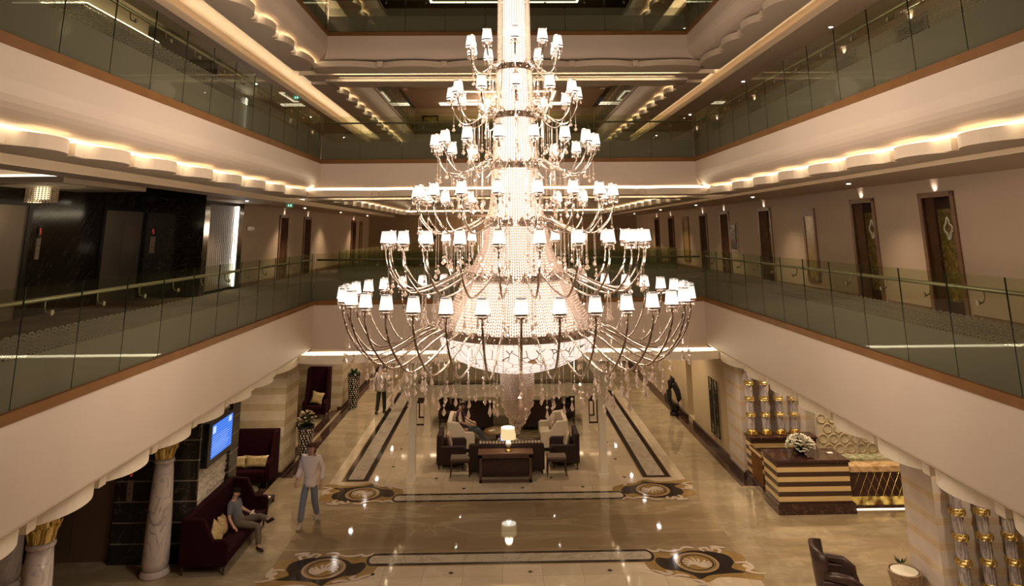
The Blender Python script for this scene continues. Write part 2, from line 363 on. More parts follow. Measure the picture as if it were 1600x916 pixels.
def copy_tree(o, parent=None, label=None, loc=None, rz=None):
    c = o.copy(); COL.objects.link(c)
    if parent is not None: c.parent = parent
    if label: c['label'] = label
    if loc is not None: c.location = loc
    if rz is not None: c.rotation_euler = (0, 0, rz)
    for ch in list(o.children): copy_tree(ch, c)
    return c
def part_copy(o, parent, loc=(0, 0, 0), rz=0, scale=None):
    c = o.copy(); COL.objects.link(c); c.parent = parent; c.location = loc; c.rotation_euler = (0, 0, rz)
    if scale: c.scale = scale
    return c
ORD = ['nearest', 'second nearest', 'third nearest', 'fourth nearest', 'fifth nearest', 'sixth nearest', 'seventh nearest', 'eighth nearest', 'ninth nearest']

# ================================================================== THE SETTING
# ---- ground floor: one slab with zones of different marble
b = MB()
def zone(x0, x1, y0, y1, k): b.add([(x0, y0, 0), (x1, y0, 0), (x1, y1, 0), (x0, y1, 0)], [(0, 1, 2, 3)], k)
xs = [-11, -4.6, 4.9, 11.5]
for (x0, x1, y0, y1, k) in [(-11, -4.6, -3, 41, 2), (4.9, 11.5, -3, 41, 2), (-4.6, 4.9, -3, 8, 0), (-4.6, 4.9, 8, 15.3, 1), (-4.6, 4.9, 15.3, 19.1, 0), (-4.6, 4.9, 19.1, 41, 1)]:
    zone(x0, x1, y0, y1, k)
b.box(-11, 11.5, -3, 41, -.3, -.002, 0)
floor = struct(b.build('floor', ['floor_dark', 'floor_light', 'floor_side']))
b = MB()
for x, y in [(-1.0, 19.44), (.53, 19.42), (2.1, 19.43), (-1.79, 20.2), (1.32, 20.15), (-2.54, 14.97), (-1.01, 14.97), (.54, 14.97), (2.1, 14.97), (2.1, 20.8), (2.1, 22.3), (3.3, 20.1), (3.3, 21.6), (3.3, 23.2), (-3.1, 21.2), (-3.1, 22.8), (-3.1, 24.4)]:
    h = .055; b.prism([(x-h, y), (x, y-h), (x+h, y), (x, y+h)], 0, .003)
b.build('floor_dots', 'inlay_black', floor)
# dark base border along both side walls
b = MB(); b.box(-6.42, -6.12, 17.7, 41, 0, .003); b.box(-6.02, -5.72, 20.4, 41, 0, .003); b.box(6.2, 6.56, 19.3, 41, 0, .003)
struct(b.build('trim_1', 'brownm'))

# ---- runners and strips inlaid in the floor
def strip(name, x0, x1, y0, y1, bw, rounded):
    t = MB(); n = 10
    def outline(g):
        if not rounded: return [(x0+g, y0+g), (x1-g, y0+g), (x1-g, y1-g), (x0+g, y1-g)]
        r = (y1-y0)/2-g; cyy = (y0+y1)/2; out = []
        for i in range(n+1): a = -pi/2+pi*i/n; out.append((x1+r*.55*cos(a), cyy+r*sin(a)))
        for i in range(n+1): a = pi/2+pi*i/n; out.append((x0+r*.55*cos(a), cyy+r*sin(a)))
        return out
    t.prism(outline(-.03), 0, .003, 0); t.prism(outline(0), 0, .0045, 1); t.prism(outline(bw), 0, .006, 2)
    struct(t.build(name, ['inlay_tan', 'inlay_black', 'inlay_white']))
strip('trim_2', -2.62, 2.95, 15.30, 15.84, .1, True)
strip('trim_3', -2.62, 2.95, 18.56, 19.09, .1, True)
strip('trim_4', -4.30, -3.60, 20.05, 40.5, .14, False)
strip('trim_5', 3.80, 4.55, 20.05, 40.5, .14, False)

# ---- inlaid corner medallions
def medallion(label, cx, cyy, mx, my):
    t = thing('floor_medallion', label, 'floor inlay', (cx, cyy, 0), 0, 'inlaid scroll medallions in the lobby floor')
    def F(x, y): return (x*mx, y*my)
    def poly(mb, pts, z, k=0):
        if mx*my < 0: pts = pts[::-1]
        mb.prism([F(*p) for p in pts], 0, z, k)
    def smooth(pts, n=5):
        out = []; m = len(pts)
        for i in range(m):
            p0, p1, p2, p3 = [Vector((*pts[(i+q-1) % m], 0)) for q in range(4)]
            for j in range(n):
                s = j/n; out.append(tuple((.5*((2*p1)+(-p0+p2)*s+(2*p0-5*p1+4*p2-p3)*s*s+(-p0+3*p1-3*p2+p3)*s**3))[:2]))
        return out
    g = MB()   # ochre field, wavy outline; local +x points to the centre of the lobby, +y away from the strips
    poly(g, smooth([(1.05, .15), (.92, .42), (.55, .50), (.25, .62), (-.10, .55), (-.35, .66), (-.62, .52), (-.98, .34), (-1.0, .05), (-.85, -.18), (-1.12, -.42), (-1.05, -.72), (-.62, -.62), (-.25, -.60), (.02, -.78), (.28, -.62), (.60, -.48), (.95, -.32)]), .0035)
    g.build('ochre_scroll_field', 'inlay_gold', t)
    d = MB()
    poly(d, smooth([(.82, .05), (.74, .24), (.52, .20), (.36, .36), (0, .52), (-.42, .45), (-.70, .28), (-.74, 0), (-.62, -.24), (-.82, -.42), (-.45, -.46), (-.10, -.52), (.12, -.66), (.22, -.50), (.42, -.34), (.70, -.24)]), .005)
    d.build('dark_field', 'inlay_black', t)
    def rg(mb, r0, r1, z, k):
        n = 36; vs = []; fs = []
        for j in range(n):
            a = 2*pi*j/n; vs += [(r0*cos(a), r0*sin(a), z), (r1*cos(a), r1*sin(a), z)]
        for j in range(n): q = (j+1) % n; fs.append((2*j, 2*j+1, 2*q+1, 2*q))
        mb.add(vs, fs, k)
    r = MB(); r.lathe([(.36, 0), (.36, .006)], n=32, k=0); rg(r, .37, .43, .0075, 1); rg(r, .30, .33, .0068, 2)
    r.build('ring', ['inlay_gold', 'inlay_tan', 'inlay_black'], t)
    cnt = [0]; c = MB()   # cream palmette and scroll lines
    def line(pts, w):
        pts = smooth3(pts); vs = []; fs = []; m = len(pts)
        for i, p in enumerate(pts):
            a = Vector(pts[max(i-1, 0)]); q = Vector(pts[min(i+1, m-1)]); dd = (q-a).normalized(); ww = w*(.45+.75*sin(pi*min(1, i/(m-1)*.8+.15)))
            vs += [(*F(p[0]-dd.y*ww, p[1]+dd.x*ww), .009), (*F(p[0]+dd.y*ww, p[1]-dd.x*ww), .009)]
        for i in range(m-1): fs.append((2*i, 2*i+1, 2*i+3, 2*i+2))
        for q_ in range(len(vs)): vs[q_] = (vs[q_][0], vs[q_][1], .009+.0002*cnt[0])
        cnt[0] += 1; c.add(vs, fs)
    def smooth3(pts):
        if len(pts) < 3: return pts
        out = []; m = len(pts)
        for i in range(m-1):
            p0, p1, p2, p3 = [Vector(pts[min(max(i+q-1, 0), m-1)]) for q in range(4)]
            for j in range(6):
                s = j/6; out.append(tuple(.5*((2*p1)+(-p0+p2)*s+(2*p0-5*p1+4*p2-p3)*s*s+(-p0+3*p1-3*p2+p3)*s**3)))
        return out+[pts[-1]]
    for k, (ang, ln) in enumerate([(150, .27), (165, .31), (180, .32), (196, .30), (212, .24), (120, .24), (92, .25), (60, .26), (35, .24), (10, .2), (-15, .17)]):
        a = R(ang); bx, by = .06, -.08
        line([(bx, by), (bx+ln*.55*cos(a)-.03*sin(a), by+ln*.55*sin(a)+.03*cos(a)), (bx+ln*cos(a), by+ln*sin(a)), (bx+ln*.93*cos(a)+.035*sin(a), by+ln*.93*sin(a)-.035*cos(a))], .021)
    for s in ([(-.55, .38), (-.62, .52), (-.50, .60), (-.42, .50), (-.35, .62), (-.22, .58), (-.28, .46)], [(-.75, .60), (-.60, .66), (-.45, .68)], [(.15, .58), (.35, .50), (.55, .52), (.62, .60)],
              [(.62, .60), (.70, .50), (.80, .52), (.88, .62)], [(-.75, -.05), (-.98, -.05), (-1.02, -.25), (-.88, -.38), (-1.05, -.48), (-1.2, -.5)], [(-.1, .62), (.05, .66), (.18, .60)],
              [(.70, -.32), (.62, -.40), (.72, -.46), (.82, -.38), (.98, -.28)], [(.25, -.70), (.12, -.76), (.10, -.86), (.22, -.88)], [(.3, -.56), (.46, -.5), (.6, -.52)]):
        line(s, .036)
    c.build('cream_scrollwork', 'inlay_cream', t)
medallion('scroll medallion inlaid in the floor at the near end by the maroon sofa', -3.55, 15.22, 1, 1)
medallion('scroll medallion inlaid in the floor at the near end on the armchair side', 3.89, 15.22, -1, 1)
medallion('scroll medallion inlaid in the floor beside the white pergola and walking person', -3.57, 19.15, 1, -1)
medallion('scroll medallion inlaid in the floor between pergola and reception desk', 3.86, 19.13, -1, -1)

# ---- balcony slabs, fascias, scallops, ceilings
n_trim = 6
def loopband(mb, prof, x0, x1, y0, y1, sides='LRNF'):
    """prof = [(offset into the void, z)] swept round the rectangular void"""
    for side in sides:
        for (o0, z0), (o1, z1) in zip(prof, prof[1:]):
            def c(o): return (x0+o, x1-o, y0+o, y1-o)
            a, d = c(o0), c(o1)
            q = {'L': [(a[0], a[2], z0), (a[0], a[3], z0), (d[0], d[3], z1), (d[0], d[2], z1)],
                 'R': [(a[1], a[3], z0), (a[1], a[2], z0), (d[1], d[2], z1), (d[1], d[3], z1)],
                 'F': [(a[0], a[3], z0), (a[1], a[3], z0), (d[1], d[3], z1), (d[0], d[3], z1)],
                 'N': [(a[1], a[2], z0), (a[0], a[2], z0), (d[0], d[2], z1), (d[1], d[2], z1)]}[side]
            mb.add(q, [(0, 1, 2, 3)])
def scallop_edge(a, b_, joints, dep=.24):
    """outline t -> offset from the fascia plane (positive = into the void)"""
    pts = []
    js = [a]+[j for j in joints if a+.3 < j < b_-.3]+[b_]
    g = .075
    for p, q in zip(js, js[1:]):
        p2 = p+g if p > a else p; q2 = q-g if q < b_ else q
        pts.append((p2, -.40)); n = 10
        for i in range(n+1):
            s = i/n; pts.append((p2+(q2-p2)*s, -.50+dep*(1-abs(2*s-1)**2.3)))
        pts.append((q2, -.40))
    return pts
for lv, (tb, fb) in LV.items():
    for vi, (ya, yb) in enumerate(((YN, Y1), (Y2, Y3))):
        f = MB()
        hc = .12 if lv == 1 else .30
        prof = [(0, tb)] + [(-.36*(1-cos(t*pi/2/7)), fb+hc-hc*sin(t*pi/2/7)) for t in range(8)] + [(-.62, fb)]
        loopband(f, prof, XL, XR, ya, yb, 'LR'); loopband(f, [(o_*.33 if i_ < len(prof)-1 else o_, z_) for i_, (o_, z_) in enumerate(prof)], XL, XR, ya, yb, 'NF')
        o = struct(f.build('balcony_fascia', 'paint', smooth=False))
        w = MB()                                    # wooden edge trim under the glass
        loopband(w, [(-.10, tb+.10), (.03, tb+.10), (.03, tb), (-.01, tb), (-.01, tb-.001)], XL, XR, ya, yb)
        o = struct(w.build('trim_%d' % n_trim, 'wood')); n_trim += 1
        # scalloped cornice below the fascia
        zt, zb = fb-.062, fb-(.25 if lv == 1 else .215)
        jy = [6.58+1.277*k for k in range(-4, 8)] if vi == 0 else [20.0+1.28*k for k in range(12)]
        jx = [-3.1, -1.45, .2, 1.85, 3.5]
        sc = MB()
        for side in 'LRNF':
            if side in 'LR':
                X = XL if side == 'L' else XR; sg = 1 if side == 'L' else -1
                e = scallop_edge(ya-.45, yb+.45, jy); poly = [(X+sg*o_, t) for t, o_ in e]+[(X-sg*.95, yb+.45), (X-sg*.95, ya-.45)]
                if side == 'L': poly = poly
                else: poly = poly[::-1]
                poly = poly[::-1]
            else:
                Y = yb if side == 'F' else ya; sg = -1 if side == 'F' else 1
                e = [(t_, o_+.33) for t_, o_ in scallop_edge(XL-.45, XR+.45, jx, .20)]; poly = [(t, Y+sg*o_) for t, o_ in e]+[(XR+.45, Y-sg*.80), (XL-.45, Y-sg*.80)]
                if side == 'N': poly = poly[::-1]
            sc.prism(poly, zb, zt)
            # joint pieces
        struct(sc.build('scalloped_cornice', 'cornice_lit' if lv == 1 else 'cornice'))  # first level cornice has the LED spill painted in
    st = MB()      # the light strips themselves
    for vi, (ya, yb) in enumerate(((YN, Y1), (Y2, Y3))):
        if lv in (2, 3) or (lv == 4 and vi):
            st.box(XL-.56, XL-.55, ya-.4, yb+.4, fb-.060, fb-.002)
            if lv != 3 or vi: st.box(XR+.55, XR+.56, ya-.4, yb+.4, fb-.060, fb-.002)
        if lv < 3: st.box(XL-.4, XR+.4, yb+.215, yb+.225, fb-.060, fb-.002)
    if lv > 1: st.box(-6.73, -6.72, YN, Y3, fb+.035, fb+.085); st.box(6.75, 6.76, YN, Y3, fb+.035, fb+.085)
    struct(st.build('trim_70', 'led'))
    # ceiling lips and dropped corridor ceilings, recess tops, floor slabs
    zr, l0, l1 = fb+.42, fb-.20, fb-.08
    if lv > 1:
        c = MB()
        for sg, xe, xw in ((-1, -6.33, WL), (1, 6.36, WR)):
            x0, x1 = sorted((xe, xw)); yst = 18.5 if sg < 0 else YN
            if sg > 0:
                c.box(x0, x1, YN, YE, l0, l1); c.box(xe+.42, xw, YN, YE, l1, zr)
            else:
                c.box(x0, x1, 18.3, YE, l0, l1); c.box(x0, xe-.42, 18.3, YE, l1, zr)
                c.box(-6.85, xe, YN, 18.3, l0, l1); c.box(-6.85, -6.75, YN, 18.3, l1, zr)
        struct(c.build('ceiling', 'soffit'))
        lp = MB()
        for xe in (-6.31, 6.34): lp.box(xe-.02, xe+.02, YN, YE, l0-.005, l1+.03)
        lp.box(XL-.95, XR+.95, Y1+.88, Y1+.90, fb-.225, fb-.10)
        struct(lp.build('trim_%d' % n_trim, 'cornice')); n_trim += 1
        c = MB(); c.box(XL-.95, XR+.95, Y1+.90, Y2-.55, fb-.15, fb); c.box(XL-.8, XR+.8, Y3+.9, YE, l0, l1)
        struct(c.build('ceiling', 'soffit'))
    else:
        c = MB(); c.box(-11, XL-.9, YN, YE, 3.78, 4.0); c.box(XR+.9, 11.5, YN, YE, 3.78, 4.0); c.box(XL-.6, XR+.6, Y1+.6, Y2-.6, 3.70, 4.0); c.box(XL-.6, XR+.6, Y3+.6, YE, 3.70, 4.0)
        struct(c.build('ceiling', 'cornice'))
    s = MB(); zf = tb+.09
    xa, xb = (-11, 11.5)
    for (x0, x1, y0, y1) in ((xa, XL-.02, -3, YE), (XR+.02, xb, -3, YE), (XL-.02, XR+.02, Y1+.02, Y2-.02), (XL-.02, XR+.02, Y3+.02, YE), (XL-.02, XR+.02, -3, YN-.02)):
        s.box(x0, x1, y0, y1, zr, zf-.02, 0); s.box(x0, x1, y0, y1, zf-.02, zf, 1)
    struct(s.build('floor', ['cornice', 'carpet']))
# roof with rectangular light coffers
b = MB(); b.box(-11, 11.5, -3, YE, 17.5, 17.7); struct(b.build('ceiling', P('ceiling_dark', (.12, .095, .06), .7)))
def coffer(x0, x1, y0, y1, z, name='trim_90'):
    q = MB(); w = .10
    for a in ((x0, x1, y0, y0+w), (x0, x1, y1-w, y1), (x0, x0+w, y0, y1), (x1-w, x1, y0, y1)): q.box(*a, z-.03, z)
    struct(q.build(name, 'led'))
for (x0, x1, y0, y1) in ((-3.4, 3.8, 20.5, 25), (-3.4, 3.8, 26.5, 31.5), (-2.2, 2.6, 27.5, 30.5)): coffer(x0, x1, y0, y1, 17.49)
for z in (10.66, 13.97): coffer(-2.6, 3.0, 36.0, 38.6, z); coffer(-3.6, 4.0, 39.3, 39.9, z)

# ---- side walls of the upper corridors, with door openings
RD = [(12.08, 13.05), (14.68, 15.70), (20.45, 21.43), (24.22, 25.27), (26.87, 27.88), (32.0, 33.2), (35.0, 36.08)]
LD = [(24.42, 25.52), (27.42, 28.53), (36.1, 37.37)]
for lv in (1, 2, 3):
    zf = LV[lv][0]+.09; zc = LV[lv+1][1]-.01; dh = zf+2.22
    for sg, X, D, y0 in ((1, WR, RD, -3), (-1, WL, LD, 18.3)):
        m = MB(); xa, xb = sorted((X, X+sg*.35)); cur = y0
        for a, q in sorted(D): m.box(xa, xb, cur, a, zf, zc); m.box(xa, xb, a, q, dh, zc); cur = q
        if sg < 0:
            m2 = MB(); cur2 = 21.05
            for a, q in sorted(D): m2.box(xa, xb, cur2, a, zf, zc); m2.box(xa, xb, a, q, dh, zc); cur2 = q
            m2.box(xa, xb, cur2, YE, zf, zc); m = m2
        else: m.box(xa, xb, cur, YE, zf, zc)
        struct(m.build('wall_right' if sg > 0 else 'wall_left', 'corr'))
        k = MB()
        cur = y0 if sg > 0 else 21.05
        for a, q in sorted(D):
            k.box(X-sg*.012 if sg > 0 else X, X if sg > 0 else X+.012, cur, a-.09, zf, zf+.12); cur = q+.09
        struct(k.build('baseboard_right' if sg > 0 else 'baseboard_left', 'doorwood'))
    e = MB(); e.box(WL, WR, YE, YE+.2, zf, zc); struct(e.build('wall_back', 'darkwall'))
    # left lift lobby: black marble on three sides
    e = MB(); e.box(-9.6, -9.4, 8, 18.5, zf, zc+.3); e.box(-9.4, WL, 18.3, 18.5, zf, zc+.1); e.box(-9.6, WL, 7.8, 8, zf, zc+.3)
    e.box(WL-.35, WL, 18.5, 18.62, zf, zc); e.box(WL-.35, WL, 20.72, 21.05, zf, zc); e.box(WL-.35, WL, 18.62, 20.72, zc-.28, zc)
    struct(e.build('wall_left', 'blackm'))
e = MB(); e.box(-11, 11.5, YE, YE+.2, 0, 4); e.box(-11, 11.5, YE, YE+.2, 14.8, 17.6); struct(e.build('wall_back', 'corr'))
e = MB(); e.box(-11, 11.5, -3.2, -3, 0, 17.6); struct(e.build('wall_front', 'corr'))
e = MB(); e.box(-11.2, -11, -3, YE, 0, 17.6); e.box(11.5, 11.7, -3, YE, 0, 17.6); struct(e.build('wall_left', 'corr'))

# ---- doors
FL = {1: 'first', 2: 'second', 3: 'third'}
def door_proto():
    t = thing('door', 'x', 'door')
    f = MB(); w, h, d = 1.0, 2.2, .1
    f.box(-.035, .0, -w/2-.02, -w/2+.075, 0, h+.02); f.box(-.035, 0, w/2-.075, w/2+.02, 0, h+.02); f.box(-.035, 0, -w/2-.02, w/2+.02, h-.075, h+.02)
    f.box(0, .3, -w/2+.0, -w/2+.03, 0, h); f.box(0, .3, w/2-.03, w/2, 0, h); f.box(0, .3, -w/2, w/2, h-.03, h)
    f.build('door_frame', 'doorwood', t)
    l = MB(); l.box(.24, .28, -w/2+.03, w/2-.03, 0, h-.03, 0); l.box(.225, .24, -w/2+.2, w/2-.12, .25, h-.28, 1)
    lo = l.build('door_leaf', ['dwood', 'doorleaf'], t)
    o = MB()
    pts = [(.12*cos(a)*(1+.25*cos(4*a)), .16*sin(a)*(1+.25*cos(4*a))) for a in [2*pi*i/24 for i in range(24)]]
    o.tube([(.205, y*.8+.08, 1.56+z) for y, z in pts], .02, 5, closed=True); o.build('crystal_emblem', 'petal', lo)
    hd = MB(); hd.box(.19, .24, .36, .39, .98, 1.02); hd.box(.19, .205, .26, .39, .99, 1.01); hd.build('handle', 'goldm', lo)
    return t
dp = door_proto(); first = True
for lv in (1, 2, 3):
    zf = LV[lv][0]+.09
    for side, X, D in (('right', WR, RD[:7]), ('left', WL, LD)):
        for i, (a, q) in enumerate(sorted(D)):
            o = dp if first else copy_tree(dp); first = False
            o.location = (X, (a+q)/2, zf); o.rotation_euler = (0, 0, 0 if X > 0 else pi)
            if side == 'right' and i in (2, 3): pass
            tag(o, '%s brown framed guest room door along the %s corridor, %s balcony level' % (ORD[i], side, FL[lv]), 'door', 'guest room doors of the %s corridor on the %s level' % (side, FL[lv]))
            if lv < 3 or side == 'right':
                sg = 1 if X > 0 else -1
                spot('door_light', (X-sg*.07, (a+q)/2, zf+2.25), 2.2, (sg*1, 0, .8), 105, (1, .84, .76), .02, .9)
                spot('door_light', (X-sg*.20, (a+q)/2, zf+2.50), 2.0, (sg*.3, 0, -1), 60, (1, .84, .76), .02, .9)
# tall gold art panels in wooden frames and a fire cabinet on the corridor walls
def art_panel(y0, y1, z0, z1, X, label, narrow=False):
    sg = 1 if X > 0 else -1; t = thing('framed_art_panel', label, 'wall panel', (X, (y0+y1)/2, z0), 0, 'tall framed panels on the corridor walls')
    w = (y1-y0)/2; h = z1-z0; xa, xb = sorted((0, -sg*.04)); m = MB()
    for q in ((-w, -w+.1, 0, h), (w-.1, w, 0, h), (-w+.1, w-.1, 0, .1), (-w+.1, w-.1, h-.2, h)): m.box(xa, xb, *q)
    m.build('frame', 'doorwood', t); p = MB(); xa, xb = sorted((0, -sg*.02)); p.box(xa, xb, -w+.1, w-.1, .1, h-.2); p.build('gold_panel', 'goldpanel', t)
for lv in (1, 2, 3):
    zf = LV[lv][0]+.09
    art_panel(17.55, 18.25, zf+.25, zf+2.1, WR, 'tall framed gold panel between room doors, right corridor, %s balcony level' % FL[lv])
    art_panel(29.5, 30.45, zf+.25, zf+2.15, WR, 'further tall gold panel on the right corridor, %s balcony level' % FL[lv])
    art_panel(38.2, 38.95, zf+.2, zf+2.2, WL, 'tall gold panel at the far end of left corridor, %s level' % FL[lv])
    t = thing('fire_cabinet', 'small recessed fire hose cabinet beside a right corridor door, %s level' % FL[lv], 'cabinet', (WR, 23.8, zf+.92), 0)
    m = MB(); m.box(-.04, 0, -.36, .36, -.08, .92, 0); m.build('frame', 'corr', t); m = MB(); m.box(-.06, -.04, -.28, .28, 0, .84); g = m.build('door', 'black', t)
    m = MB(); [m.ball((-.065, yy, zz), .03, 5) for yy, zz in ((-.1, .2), (.1, .3), (0, .5), (-.12, .62), (.1, .7))]; m.build('fittings', 'steel', g)
    t = thing('framed_picture', 'small dark picture on the end wall, %s balcony level' % FL[lv], 'picture', (-4.3, YE, zf+1.2), 0)
    m = MB(); m.box(-.5, .5, -.05, 0, 0, .75, 0); m.build('frame', 'dwood', t); m = MB(); m.box(-.38, .38, -.06, -.05, .12, .63, 0); m.build('canvas', 'goldpanel', t)
m = MB(); m.box(0, .03, 0, .58, 0, .11); o = m.build('room_sign', 'black', None, (WL, 21.35, 6.62)); tag(o, 'narrow dark direction sign on wall beside lit panel, first level', 'sign')

# ================================================================== BALUSTRADES
def glass_mesh(w, h=1.08):
    b = MB(); b.box(0, w-.012, -.006, .006, 0, h, 0); b.box(-.004, .0, -.008, .008, 0, h, 1); return b
PROTO = {}
def balustrade(label, p0, p1, z, pitch, inward, group, rail=True, start=None):
    """glass panels from p0 to p1 (2D) standing on the wooden trim; inward = unit vector to the corridor"""
    d = Vector((p1[0]-p0[0], p1[1]-p0[1])); L = d.length; a = math.atan2(d.y, d.x)
    t = thing('glass_balustrade', label, 'railing', (p0[0], p0[1], z), a, group)
    s = start or 0; cuts = [0]
    x = s if s > .05 else pitch
    while x < L-.1: cuts.append(x); x += pitch
    cuts.append(L)
    for u, v in zip(cuts, cuts[1:]):
        key = round(v-u, 3)
        if key in PROTO: part_copy(PROTO[key], t, (u, 0, 0))
        else: PROTO[key] = glass_mesh(v-u).build('glass_panel', ['glass', 'edge'], t, (u, 0, 0))
    ca, sa = cos(-a), sin(-a); iy = 1 if (inward[0]*sa+inward[1]*ca) > 0 else -1
    if rail:
        h = MB(); h.tube([(0, iy*.09, .93), (L, iy*.09, .93)], .023, 8); hr = h.build('handrail', 'rail', t, smooth=True)
        x = (cuts[1]+cuts[2])/2 if len(cuts) > 3 else L/2
        while x < L:
            if 'br%d' % iy not in PROTO:
                q = MB(); q.tube([(0, .007*iy, .80), (0, .03*iy, .79), (0, .075*iy, .81), (0, .09*iy, .86), (0, .09*iy, .915)], .009, 6)
                q.lathe([(.028, -.008), (.028, .008)], (0, 0, 0), 10); n = 10*2
                for i in range(len(q.v)-n, len(q.v)): vx, vy, vz = q.v[i]; q.v[i] = (vx, vz+.012*iy, .80+vy)
                PROTO['br%d' % iy] = q.build('rail_bracket', 'rail', hr, (x, 0, 0))
            else: part_copy(PROTO['br%d' % iy], hr, (x, 0, 0))
            x += pitch*1.0
    return t
for lv in (1, 2, 3):
    z = LV[lv][0]+.10
    n = FL[lv]
    balustrade('etched glass balustrade along left side of the front atrium, %s balcony level' % n, (XL-.035, 3.10), (XL-.035, Y1+.03), z, .905, (-1, 0), 'glass balustrades on the %s level' % n)
    balustrade('etched glass balustrade along right side of the front atrium, %s balcony level' % n, (XR+.035, 3.13), (XR+.035, Y1+.03), z, .905, (1, 0), 'glass balustrades on the %s level' % n)
    balustrade('etched glass balustrade on the bridge behind the chandelier, %s balcony level' % n, (XL, Y1+.035), (XR, Y1+.035), z, 1.04, (0, 1), 'glass balustrades on the %s level' % n, start=.95)
    balustrade('glass balustrade on far edge of the bridge, %s balcony level' % n, (XL, Y2-.035), (XR, Y2-.035), z, 1.04, (0, -1), 'glass balustrades on the %s level' % n, rail=False)
    balustrade('glass balustrade of the rear atrium, left side, %s balcony level' % n, (XL-.035, Y2), (XL-.035, Y3), z, .905, (-1, 0), 'glass balustrades on the %s level' % n, rail=False)
    balustrade('glass balustrade of the rear atrium, right side, %s balcony level' % n, (XR+.035, Y2), (XR+.035, Y3), z, .905, (1, 0), 'glass balustrades on the %s level' % n, rail=False)
    balustrade('glass balustrade at the very end of the rear atrium, %s balcony level' % n, (XL, Y3+.035), (XR, Y3+.035), z, 1.04, (0, 1), 'glass balustrades on the %s level' % n, rail=False)

# ================================================================== CORRIDOR DOWNLIGHTS
def downlight(label, loc, power, lens=.045, ang=110, group='ceiling downlights'):
    t = thing('downlight', label, 'ceiling light', loc, 0, group)
    m = MB(); m.lathe([(lens+.03, -.008), (lens+.03, .02)], n=14); m.build('rim', 'white', t)
    m = MB(); m.lathe([(lens, -.012), (lens, -.009)], n=14); m.build('lens', 'spot', t)
    if power: spot('downlight_lamp', (loc[0], loc[1], loc[2]-.04), power, (0, 0, -1), ang, (1, .74, .50), .05, .8)
for lv in (1, 2, 3):
    zc = LV[lv+1][1]-.20
    for i, y in enumerate((3.2, 8.5, 13.6, 18.9, 24.5, 30, 36)):
        downlight('%s small downlight in the right corridor ceiling, %s balcony level' % (ORD[i], FL[lv]), (6.98, y, zc), 95, .035)
        if y > 16: downlight('%s small downlight in the left corridor ceiling, %s balcony level' % (ORD[i], FL[lv]), (-6.95, y, zc), 125, .035)
    point('corridor_end_fill', (.2, 37.9, zc-.6), 260, WARM, .3)  # added fill without a fixture, brightens the far end wall
    point('bridge_point', (.2, (Y1+Y2)/2, zc-.4), 4, WARM, .3)  # bare point light below the bridge ceiling, without a fixture
for i, y in enumerate((7, 11, 15, 19, 23.7, 26.0, 28.4, 31.0, 35)):
    for sg, x in ((-1, -5.2), (1, 5.4)):
        downlight('%s downlight in the lobby ceiling along the %s aisle' % (ORD[i], 'left' if sg < 0 else 'right'), (x, y, 3.475), 60 if (sg < 0 and y < 16) else 175, .06, 95 if (sg < 0 and y < 16) else 135)
for i, (x, y) in enumerate(((7.6, 18.9), (9.4, 18.9), (7.6, 16.2), (9.4, 15.8), (8.2, 12.2))):
    downlight('%s lobby downlight above the reception desks' % ORD[i], (x, y, 3.78), 150, .06, 125)
for i, (x, y) in enumerate(((-7.1, 19.2), (-7.2, 24.6))):
    downlight('%s lobby downlight above the left seating alcoves' % ORD[i], (x, y, 3.78), 55 if y < 20 else 14, .06, 125)

# ================================================================== LIFT LOBBIES OF THE BALCONY LEVELS
def elevator(label, loc, rz, w=1.7, h=2.15, col='steel', group='lift doors'):
    t = thing('elevator_door', label, 'elevator', loc, rz, group)        # local: x along wall, +y out of the wall
    m = MB()
    for q in ((-w/2-.12, -w/2, 0, h+.1), (w/2, w/2+.12, 0, h+.1), (-w/2, w/2, h, h+.1)): m.box(q[0], q[1], 0, .05, q[2], q[3])
    m.build('door_surround', 'black', t)
    for s in (-1, 1):
        m = MB(); x0, x1 = sorted((s*.004, s*w/2)); m.box(x0, x1, .0, .02, 0, h); m.build('door_leaf', col, t)
    return t
def call_panel(label, loc, rz):
    t = thing('call_panel', label, 'lift call panel', loc, rz, 'lift call panels')
    m = MB(); m.box(-.06, .06, 0, .02, 0, .42); m.build('plate', 'steel', t)
    m = MB(); m.box(-.05, .05, 0, .025, .44, .66); m.build('display', 'black', t)
    m = MB(); m.lathe([(.02, 0), (.02, .01)], (0, .03, .16), 8); m.lathe([(.02, 0), (.02, .01)], (0, .03, .26), 8); m.build('buttons', 'black', t)
    m = MB()
    for z in (.50, .55, .60): m.box(-.02, .02, .026, .03, z, z+.012)
    m.box(.012, .02, .026, .03, .555, .61); m.box(-.02, -.012, .026, .03, .50, .56); m.build('red_digit', EMR, t)
EMR = EM('digit_red', (.8, .05, .03), .9)
